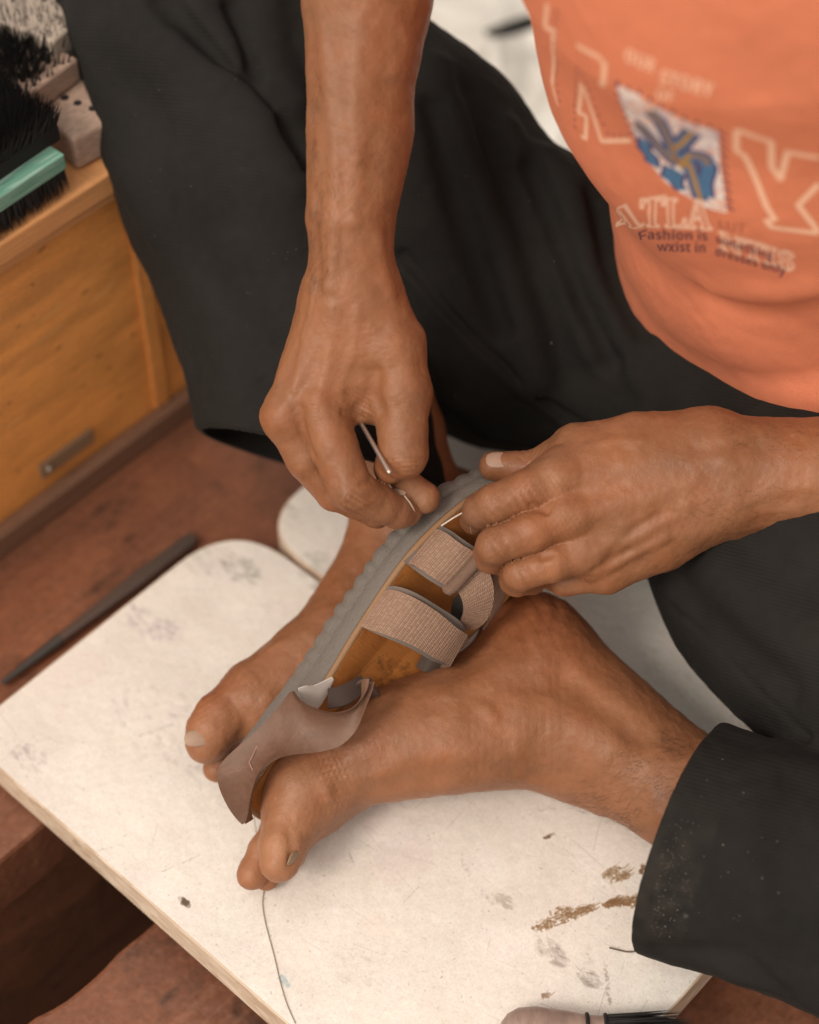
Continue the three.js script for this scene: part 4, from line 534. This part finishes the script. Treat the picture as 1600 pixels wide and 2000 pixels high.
// fine hair on the shins and forearms
function hairs(fL, poly, n, len, dirAng, name) {
  const gs = []; for (let i = 0; i < n; i++) { const k = Math.floor(rnd() * (poly.length)), [x0, y0, x1, y1, w] = poly[k], t = rnd(), px = x0 + (x1 - x0) * t + rr(-w, w), py = y0 + (y1 - y0) * t + rr(-w, w); const p = hit(fL, px, py); if (!p) continue; const e = .0015, nn = V3(fL(p.x + e, p.y, p.z) - fL(p.x - e, p.y, p.z), fL(p.x, p.y + e, p.z) - fL(p.x, p.y - e, p.z), fL(p.x, p.y, p.z + e) - fL(p.x, p.y, p.z - e)).normalize(); if (p.distanceTo(CAM) > 1.45) continue;
    const a = (dirAng + rr(-45, 45)) * Math.PI / 180, t1 = V3(Math.cos(a), 0, 0).addScaledVector(UPV, Math.sin(a)); t1.addScaledVector(nn, -t1.dot(nn)).normalize(); const l = len * rr(.5, 1.2), q = p.clone().addScaledVector(t1, l * .5).addScaledVector(nn, l * .32), r = p.clone().addScaledVector(t1, l).addScaledVector(nn, l * rr(.15, .4)); gs.push(new THREE.TubeGeometry(new THREE.QuadraticBezierCurve3(p.clone().addScaledVector(nn, -.0004), q, r), 4, 0.000035, 3)); }
  if (gs.length) { const o = part(name, mergeGeometries(gs), std(0.035, 0.02, 0.013, 0.6), body); o.userData.kind = 'stuff'; }
}
hairs(LF.raw, [[1120, 1560, 1265, 1630, 14], [1140, 1545, 1270, 1600, 30], [1300, 1440, 1350, 1470, 16], [1230, 1480, 1320, 1540, 40]], 420, .009, 200, 'leg_hair');
hairs(RA.raw, [[620, 120, 610, 560, 8], [770, 150, 700, 440, 36], [640, 300, 640, 560, 26]], 520, .008, 255, 'arm_hair');
hairs(LA.raw, [[1420, 850, 1600, 860, 30], [1380, 1000, 1600, 980, 40]], 200, .006, 180, 'arm_hair');

// ------------------------------------------------------------------ trousers
const CUFR = atH(611, 800, .125), CUFL = atH(1335, 1640, .070);
const axR = RKNEE.clone().sub(CUFR).normalize(), axL = LKNEE.clone().sub(CUFL).normalize();
const TR = {
  shinR: caps([[CUFR.clone().addScaledVector(axR, -.1), .0715], [CUFR, .072], [CUFR.clone().lerp(RKNEE, .5), .082], [RKNEE, .09]]),
  shinL: [...caps([[CUFL.clone().addScaledVector(axL, -.13), .064], [CUFL, .0655], [CUFL.clone().lerp(LKNEE, .5), .074], [LKNEE, .085]])],
  rest: [...caps([[atH(1085, 440, .2), .045], [atH(1210, 570, .16), .05]]), ...caps([[RKNEE, .085], [atH(815, 345, .2), .078], [atH(985, 590, .13), .08], [HIPR, .088]]), ...caps([[HIPL, .105], [atH(1612, 1092, .11), .1], [LKNEE, .085]]), ...caps([[HIPR, .09], [HIPL, .1], [V3(.36, .1, -.15), .1]]), ...caps([[atH(985, 640, .11), .07], [HIPL, .09]]), ...caps([[atH(985, 640, .11), .07], [atH(700, 330, .2), .07]])],
};
const nR = CUFR.clone(), nL = CUFL.clone();
const planeD = (c, n, x, y, z) => (x - c.x) * n.x + (y - c.y) * n.y + (z - c.z) * n.z;
// cuff planes face down the leg
const cutR = axR.clone().multiplyScalar(-1).addScaledVector(V3(1, 0, 0), -.52).normalize(), cutRo = CUFR.clone().addScaledVector(axR, -.037), rimA = atH(1418, 1430, .085), rimB = atH(1283, 1620, .128), rimC = atH(1258, 1848, .025), cutL = rimB.clone().sub(rimA).cross(rimC.clone().sub(rimA)).normalize(); if (cutL.x > 0) cutL.multiplyScalar(-1);
const trD = (x, y, z, o) => {
  const sR = blend(TR.shinR, .02, x, y, z) - o, sL = blend(TR.shinL, .02, x, y, z) - o, pr = planeD(cutRo, cutR, x, y, z), pL = planeD(rimB, cutL, x, y, z);
  let d = smin(smax(sR, pr, .003), blend(TR.rest, .035, x, y, z) - o, .012); d = smin(d, smax(sL, pL, .003), .012);
  if (pr > -.13 && sR < .03) d = Math.max(d, -Math.max(sR + .0052, -pr - .09)); if (pL > -.10 && sL < .03) d = Math.max(d, -Math.max(sL + .0065, -pL - .04));
  return d;
};
const trRaw = (x, y, z) => trD(x, y, z, 0);
const fr = (pts, w, a) => ridge(trRaw, pts, w, a);
const trFolds = [
  fr([[855, 130], [900, 260], [960, 420], [1010, 600], [1050, 740]], .011, .0090), fr([[850, 210], [880, 340], [930, 500], [985, 640]], .008, -.0105), fr([[925, 180], [985, 330], [1040, 470], [1080, 600], [1110, 720]], .013, -.0090), fr([[990, 250], [1050, 420], [1100, 560], [1150, 680]], .012, .0090), fr([[1040, 330], [1090, 460], [1140, 580], [1200, 700]], .009, -.0120),
  fr([[1070, 310], [1120, 400], [1160, 520], [1220, 660]], .012, .0090), fr([[1160, 390], [1190, 520], [1250, 640]], .009, -.0090), fr([[1110, 400], [1130, 500], [1180, 640], [1250, 750]], .007, .0045),
  fr([[790, 500], [870, 600], [980, 710], [1090, 800], [1160, 850]], .004, -.0060), fr([[800, 530], [900, 640], [1010, 745], [1120, 840]], .007, .0042),
  fr([[320, 0], [400, 90], [480, 170], [560, 270], [590, 330]], .007, -.0150), fr([[400, 20], [450, 90], [470, 160], [520, 230]], .010, .0105), fr([[350, 90], [420, 150], [520, 270], [580, 350]], .012, .0090), fr([[450, 20], [470, 90], [500, 150]], .006, -.0090), fr([[520, 10], [530, 100], [575, 200]], .012, .0090),
  fr([[170, 20], [300, 100], [420, 200], [560, 330]], .02, .0060), fr([[250, 180], [360, 330], [450, 480], [540, 600]], .02, -.0060), fr([[200, 260], [320, 430], [420, 600], [470, 760]], .02, .0045), fr([[150, 60], [230, 260], [300, 440]], .015, .0045),
  fr([[385, 790], [440, 772], [520, 742]], .0024, -.0016), fr([[1330, 1480], [1302, 1580], [1290, 1660], [1272, 1800]], .0018, -.0012),
  fr([[1440, 1440], [1400, 1560], [1360, 1650], [1380, 1760], [1440, 1830]], .02, -.0060), fr([[1500, 1500], [1450, 1640], [1480, 1780]], .02, .0060), fr([[1560, 1540], [1530, 1700], [1580, 1850]], .016, -.0060), fr([[1440, 1900], [1520, 1920], [1600, 1960]], .012, .0060), fr([[1300, 1860], [1420, 1870], [1540, 1930]], .007, -.0060),
  fr([[1290, 1160], [1380, 1250], [1480, 1350], [1580, 1440]], .003, -.0022), fr([[1400, 1120], [1480, 1200], [1580, 1260]], .014, .0075), fr([[1330, 1150], [1430, 1260], [1540, 1350]], .012, -.0060), fr([[1450, 1050], [1540, 1120], [1600, 1150]], .012, -.0060), fr([[900, 800], [960, 850], [1040, 860]], .012, .0045),
];
const trF = (x, y, z) => { const d = trRaw(x, y, z); return d < .03 && d > -.03 ? trD(x, y, z, ridgeD(trFolds, x, y, z) + .0035 * fbm(x * 16, y * 16, z * 16, 3) + .0004 * noise3(x * 160, y * 160, z * 160)) : d; };
const dustP = atH(1300, 1720, .10);
{
  const all = [...TR.shinR, ...TR.shinL, ...TR.rest]; let [mn, mx] = boundsOf(all, .02); mx.x = Math.min(mx.x, .36); 
  const g = surfaceNet(trF, mn, mx, globalThis.FASTMESH ? 0.005 : 0.0024, (x, y, z, nx, ny, nz, o) => { const m = 1 + .25 * fbm(x * 18, y * 18, z * 18, 4) + .1 * noise3(x * 300, y * 300, z * 300); let r = .0142 * m, gg = .0128 * m, b = .0113 * m;
    const pL = planeD(rimB, cutL, x, y, z), sp = noise3(x * 330, y * 330, z * 330) + .5 * noise3(x * 700, y * 700, z * 700); const along = Math.exp(-(((y - dustP.y) ** 2 + (z - dustP.z) ** 2 + (x - dustP.x) ** 2) / .0014)); if (pL > -.03 && pL < .01) { const k = along * Math.max(0, fbm(x * 120, y * 120, z * 120, 3) + .35) * .05; r += k * .45; gg += k * .36; b += k * .28; }
    if (sp > 1.32) { r += .06; gg += .055; b += .05; } const fade = Math.max(0, fbm(x * 30 + 9, y * 30, z * 30, 3)) ; r += .006 * fade; gg += .0052 * fade; b += .0048 * fade; o[0] = r; o[1] = gg; o[2] = b; }, .016);
  const p = g.attributes.position, uv = new Float32Array(p.count * 2), a1 = V3(.12, .62, -.77).normalize(), a2 = V3(1, 0, .15).normalize(); for (let i = 0; i < p.count; i++) { const q = V3(p.getX(i), p.getY(i), p.getZ(i)); uv[i * 2] = q.dot(a2); uv[i * 2 + 1] = q.dot(a1); } g.setAttribute('uv', new THREE.BufferAttribute(uv, 2));
  const twill = dataTex(128, (u, v) => { const s = Math.pow(.5 + .5 * Math.sin((v * 8 + u) * 2 * Math.PI), 1.5); return Math.min(1, .15 + .7 * s + .15 * noise3(u * 60, v * 60, 1) * .6); });
  const twc = dataTex(128, (u, v) => { const s = .5 + .5 * Math.sin((v * 8 + u) * 2 * Math.PI); return .93 + .07 * s; });
  const per = 1 / 0.0176; part('trousers', g, phys(1, 1, 1, 0.92, { vertexColors: true, map: rep(twc, per, per), bumpMap: rep(twill, per, per), bumpScale: .0002, specularIntensity: .4, sheen: .2, sheenRoughness: .5, sheenColor: new THREE.Color().setRGB(.19, .16, .14) }), man);
}
// pale grit caught on the cuff, and a few flecks elsewhere on the cloth
{ const gs = [], ico = new THREE.IcosahedronGeometry(1, 0), fleck = (px, py, r) => { const p = hit(trF, px, py); if (!p) return; const g = ico.clone(); g.scale(r * rr(.6, 1.5), r * rr(.5, 1), r * rr(.6, 1.5)); g.rotateY(rr(0, 6)); g.translate(p.x, p.y, p.z); gs.push(g); };
  for (let i = 0; i < 190; i++) { const t = Math.pow(rnd(), .8), y = 1600 + 230 * rnd(); fleck(1268 + (1860 - y) * .12 + 60 * t * t + rr(-4, 10), y, .0001 + .00017 * rnd() * rnd()); }
  for (let i = 0; i < 22; i++) fleck(rr(1290, 1590), rr(1450, 1950), .00012 + .0002 * rnd()); for (let i = 0; i < 40; i++) fleck(rr(150, 580), rr(50, 740), .0002); fleck(352, 107, .0005); fleck(358, 109, .0004); fleck(1077, 670, .0005); for (let i = 0; i < 12; i++) fleck(rr(800, 1180), rr(300, 800), .00025);
  const o = part('dust', mergeGeometries(gs), std(.3, .25, .2, .95), man); o.userData.kind = 'stuff'; }
// stitching along the cuff hem: a light loose stitch on the left shin
{ const p = hit(trRaw, 1458, 1690), q = hit(trRaw, 1456, 1712); if (p && q) part('loose_stitch', tube([p, p.clone().lerp(q, .5).add(V3(.0008, .001, 0)), q], .0005, 10, 5), std(.5, .5, .46, .8), man); }

// ------------------------------------------------------------------ shirt
const SH = { up: caps([A(1612, 398, 1.165, .1133), A(1668, 240, 1.115, .1375), A(1628, 0, 1.03, .1535), A(1590, -330, .92, .15), A(1500, -620, .84, .12)]).concat(caps([A(1560, 392, 1.18, .1106), A(1612, 398, 1.165, .1133)])), low: caps([A(1640, 300, 1.19, .112), A(1588, 452, 1.215, .1185), A(1690, 592, 1.18, .1005)]), slR: caps([[SHO_R.clone().add(V3(.03, -.01, 0)), .085], [at(775, -640, 1.045).lerp(SHO_R, .55), .07]]), slL: caps([[SHO_L, .09], [at(2150, 880, 1.14).lerp(SHO_L, .55), .075]]) };
const shRaw = (x, y, z) => { const u = blend(SH.up, .03, x, y, z), l = blend(SH.low, .03, x, y, z); let d = smin(u, l, .004); d = smin(d, blend(SH.slR, .02, x, y, z), .05); return smin(d, blend(SH.slL, .02, x, y, z), .05); };
const sr = (pts, w, a) => ridge(shRaw, pts, w, a);
const shFolds = [sr([[1390, 585], [1470, 610], [1540, 615], [1600, 600]], .012, -.004), sr([[1400, 560], [1480, 570], [1580, 560]], .012, .004), sr([[1460, 150], [1400, 60], [1380, 0]], .02, -.003), sr([[1250, 200], [1350, 330], [1450, 420]], .03, .003)];
const shF = (x, y, z) => { let d = shRaw(x, y, z); if (d < .02 && d > -.02) d -= ridgeD(shFolds, x, y, z) + .0025 * fbm(x * 12, y * 12, z * 12, 2) + .00035 * noise3(x * 120, y * 120, z * 120); return d; };
const shU = V3(.86, -.08, .50).normalize(), shN0 = V3(-.45, .1, .88).normalize(), shV = shN0.clone().cross(shU).normalize(); if (shV.y < 0) shV.multiplyScalar(-1);
const shUV = p => [p.dot(shU), p.dot(shV)];
{
  const [mn, mx] = boundsOf([...SH.up, ...SH.low, ...SH.slR, ...SH.slL], .02);
  const g = surfaceNet(shF, mn, mx, globalThis.FASTMESH ? 0.006 : 0.0035, (x, y, z, nx, ny, nz, o) => { const m = 1 + .05 * fbm(x * 20, y * 20, z * 20, 3) + .03 * noise3(x * 300, y * 300, z * 300); o[0] = m; o[1] = m; o[2] = m; });
  // print laid out in the cloth's own metres
  const U0 = -.12, V0 = .05, SZ = .56;
  const p = g.attributes.position, uv = new Float32Array(p.count * 2); for (let i = 0; i < p.count; i++) { const [u, v] = shUV(V3(p.getX(i), p.getY(i), p.getZ(i))); uv[i * 2] = (u - U0) / SZ; uv[i * 2 + 1] = (v - V0) / SZ; } g.setAttribute('uv', new THREE.BufferAttribute(uv, 2));
  const tex = canvasTex(2048, 2048, (x, w, h) => {
    x.fillStyle = 'rgb(212,124,90)'; x.fillRect(0, 0, w, h);
    const T = (px, py) => { const q = hit(shRaw, px, py); if (!q) return null; const [u, v] = shUV(q); return [(u - U0) / SZ * w, h - (v - V0) / SZ * h]; };
    globalThis.SHT = T;
    const path = (pts, close) => { x.beginPath(); let f = true; for (const q of pts) { const t = T(...q); if (!t) continue; f ? x.moveTo(...t) : x.lineTo(...t); f = false; } if (close) x.closePath(); };
    const outline = (pts, close) => { path(pts, close); x.lineJoin = 'round'; x.strokeStyle = 'rgb(236,186,156)'; x.lineWidth = 11; x.stroke(); };
    const dashes = (pts, col = 'rgb(96,52,70)', lw = 6) => { path(pts); x.strokeStyle = col; x.lineWidth = lw; x.setLineDash([6, 16]); x.stroke(); x.setLineDash([]); };
    // large outlined letters at both sides
    outline([[1072, 5], [1066, 52], [1086, 58], [1082, 100], [1080, 160], [1092, 205]]); dashes([[1090, 20], [1086, 80], [1088, 150], [1096, 200]]);
    outline([[1137, 162], [1132, 218], [1147, 224], [1146, 268], [1137, 264]]); outline([[1137, 160], [1176, 274], [1234, 272]]); dashes([[1130, 130], [1124, 200], [1126, 250]]); dashes([[1140, 140], [1170, 220], [1190, 262], [1232, 262]]);
    outline([[1130, 84], [1172, 106], [1186, 120], [1184, 160], [1176, 160]]);
    outline([[1437, 255], [1504, 280], [1506, 328], [1524, 350], [1536, 300], [1600, 310]]); outline([[1437, 255], [1438, 295], [1454, 305], [1500, 400], [1516, 425], [1500, 428], [1510, 440], [1600, 455]]); outline([[1600, 360], [1560, 400], [1590, 440], [1598, 452]]);
    // patch with a monogram of interlaced bars
    path([[1210, 158], [1250, 178], [1330, 228], [1402, 258], [1408, 320], [1424, 412], [1372, 398], [1300, 352], [1250, 288], [1226, 220]], true); x.fillStyle = 'rgb(226,212,206)'; x.fill();
    x.save(); x.clip(); for (let i = 0; i < 150; i++) { const t = T(rr(1215, 1425), rr(160, 410)); if (!t) continue; x.strokeStyle = `rgba(${rnd() < .5 ? '224,150,122' : '188,170,182'},.65)`; x.lineWidth = 5; x.beginPath(); x.arc(t[0], t[1], rr(6, 18), rr(0, 6), rr(2, 8)); x.stroke(); } x.restore();
    const bar = (pts, cw, col) => { path(pts); x.lineCap = 'butt'; x.strokeStyle = col; x.lineWidth = cw; x.stroke(); };
    const bars = [[[1272, 212], [1292, 232], [1312, 272], [1326, 316]], [[1244, 238], [1258, 246], [1290, 284], [1328, 318]], [[1326, 318], [1352, 300], [1378, 306], [1386, 320]], [[1354, 256], [1336, 276], [1312, 292]], [[1330, 322], [1350, 316], [1358, 340], [1372, 386]], [[1262, 270], [1260, 288], [1276, 304], [1276, 320]], [[1314, 326], [1306, 350]], [[1328, 330], [1322, 352], [1334, 368]], [[1372, 310], [1388, 322], [1380, 352], [1384, 380]]];
    for (const b of bars) bar(b, 34, 'rgb(72,56,104)'); for (const b of bars) bar(b, 23, 'rgb(70,112,150)'); bars.slice(0, 5).forEach(b => bar(b, 11, 'rgb(168,128,78)')); for (const b of bars.slice(0, 3)) bar(b.slice(1), 3, 'rgb(72,56,104)');
    dashes([[1210, 158], [1226, 220], [1250, 288]], 'rgb(84,48,90)', 12); dashes([[1210, 155], [1260, 178], [1340, 228], [1404, 254]], 'rgb(110,60,70)', 10); dashes([[1404, 256], [1412, 320], [1428, 412]], 'rgb(84,48,70)', 10); dashes([[1412, 262], [1420, 330], [1434, 408]], 'rgb(84,48,70)', 7);
    // lettering: each line starts at a place on the cloth and runs along it
    const text = (str, p0, p1, rise, style, font = 'bold', fam = 'sans-serif') => {         // letter by letter along the cloth
      x.font = `${font} 100px ${fam}`; const W = x.measureText(str).width, sl = (p1[1] - p0[1]) / (p1[0] - p0[0]); let acc = 0;
      for (const ch of str) { const w = x.measureText(ch).width, t0 = acc / W, t1 = (acc + w) / W; acc += w; if (ch === ' ') continue; const P = t => [p0[0] + (p1[0] - p0[0]) * t, p0[1] + (p1[1] - p0[1]) * t], A0 = P(t0), B0 = P(t1), M0 = P((t0 + t1) / 2), a = T(...A0), b = T(...B0), q = T(...M0), r = T(M0[0] + sl * rise * .3, M0[1] - rise); if (!a || !b || !q || !r) continue;
        x.save(); x.font = `${font} 100px ${fam}`; x.transform((b[0] - a[0]) / w, (b[1] - a[1]) / w, (q[0] - r[0]) / 72, (q[1] - r[1]) / 72, a[0], a[1]); if (style.fill) { x.fillStyle = style.fill; x.fillText(ch, 0, 0); } if (style.line) { x.strokeStyle = style.line; x.lineWidth = style.lw || 6; x.lineJoin = 'round'; x.strokeText(ch, 0, 0); } x.restore(); } };
    const lightC = 'rgb(236,190,164)', darkC = 'rgb(92,46,58)';
    const soft = { fill: 'rgba(240,196,168,.85)' }, dk = { fill: darkC };
    text('OUR', [1222, 114], [1280, 140], 24, soft); text('STORY', [1290, 158], [1390, 192], 26, soft); text('OF', [1284, 190], [1318, 198], 22, soft);
    text('ATLA', [1205, 440], [1392, 446], 58, { line: lightC, lw: 6 }, 'bold', 'serif'); text('NTIS', [1404, 484], [1553, 531], 36, { line: lightC, lw: 7 }, 'bold', 'serif');
    text('LUT', [1404, 442], [1460, 452], 18, { fill: 'rgba(120,60,50,.7)' }, 'normal');
    text('Fashion is', [1248, 468], [1384, 469], 20, dk); text('something', [1398, 472], [1510, 506], 17, dk); text('wxist in', [1284, 491], [1380, 493], 19, dk); text('dresses only', [1396, 498], [1535, 536], 16, dk);
    const im = x.getImageData(0, 0, w, h), d = im.data; for (let j = 0; j < h; j++) for (let i = 0; i < w; i++) { const k = (j * w + i) * 4, m = 1 + .03 * noise3(i / 2, j / 2, 3) + .02 * fbm(i / 120, j / 120, 3, 2); d[k] *= m; d[k + 1] *= m; d[k + 2] *= m; } x.putImageData(im, 0, 0);
  });
  const knit = dataTex(64, (u, v) => .5 + .35 * Math.sin(u * 16 * Math.PI) * Math.sin(v * 16 * Math.PI));
  part('shirt', g, phys(1, 1, 1, 0.78, { vertexColors: true, map: tex, bumpMap: rep(knit, 70, 70), bumpScale: .0002, sheen: .4, sheenRoughness: .5, sheenColor: new THREE.Color().setRGB(.5, .2, .12) }), man);
}
// ------------------------------------------------------------------ needle and threads
{
  const o = thing('needle', 'steel stitching needle held in the right fist with a bright tip', 'needle'); const a = at(690, 800, 1.095), b = at(762, 924, 1.061); o.position.copy(a).lerp(b, .5); const d = b.clone().sub(a), l = d.length(); o.quaternion.setFromUnitVectors(V3(0, 1, 0), d.normalize());
  const pr = [[.0002, -l / 2], [.0013, -l / 2 + .002], [.0014, l / 2 - .006], [.0016, l / 2 - .0015], [.0011, l / 2], [.0001, l / 2 + .0003]].map(([r, y]) => new THREE.Vector2(r, y)); part('shaft', new THREE.LatheGeometry(pr, 16), std(.55, .46, .4, .25, { metalness: .85 }), o);
  const th = std(.32, .26, .2, .85), pale = std(.62, .54, .46, .85);
  tag(part('thread', tube([at(790, 968, 1.094), at(803, 985, 1.095), at(811, 1003, 1.1), at(813, 1018, 1.117)], .00055, 24, 6), std(.45, .33, .24, .7)), 'short taut thread from right fingertips into the sandal sole', 'thread');
  const w = (px, py, n) => s2w(sl(px, py, n)); const t2 = part('thread', tube([w(862, 1027, .002), w(885, 1012, .005), at(908, 999, 1.102)], .0005, 20, 6), pale); t2.name = numbered('thread'); tag(t2, 'pale thread from the front strap to the left index finger', 'thread');
  const g3 = (px, py, h = .0008) => atH(px, py, h); const t3 = part('thread', tube([atH(495, 1590, .012), g3(505, 1650), g3(517, 1720), g3(513, 1765), g3(518, 1800), g3(535, 1865), g3(548, 1920), g3(560, 1960), g3(577, 1999)], .0003, 80, 5), th); t3.name = numbered('thread'); tag(t3, 'long loose dark thread trailing over the board from the toes', 'thread');
  const t4 = part('thread', tube([g3(1190, 1851), g3(1210, 1856), g3(1226, 1859), g3(1240, 1858), g3(1256, 1850)], .0005, 30, 5), std(.14, .1, .07, .8)); t4.name = numbered('thread'); tag(t4, 'short frayed dark thread end beside the trouser cuff', 'thread');
}
renderer.render(scene, camera);
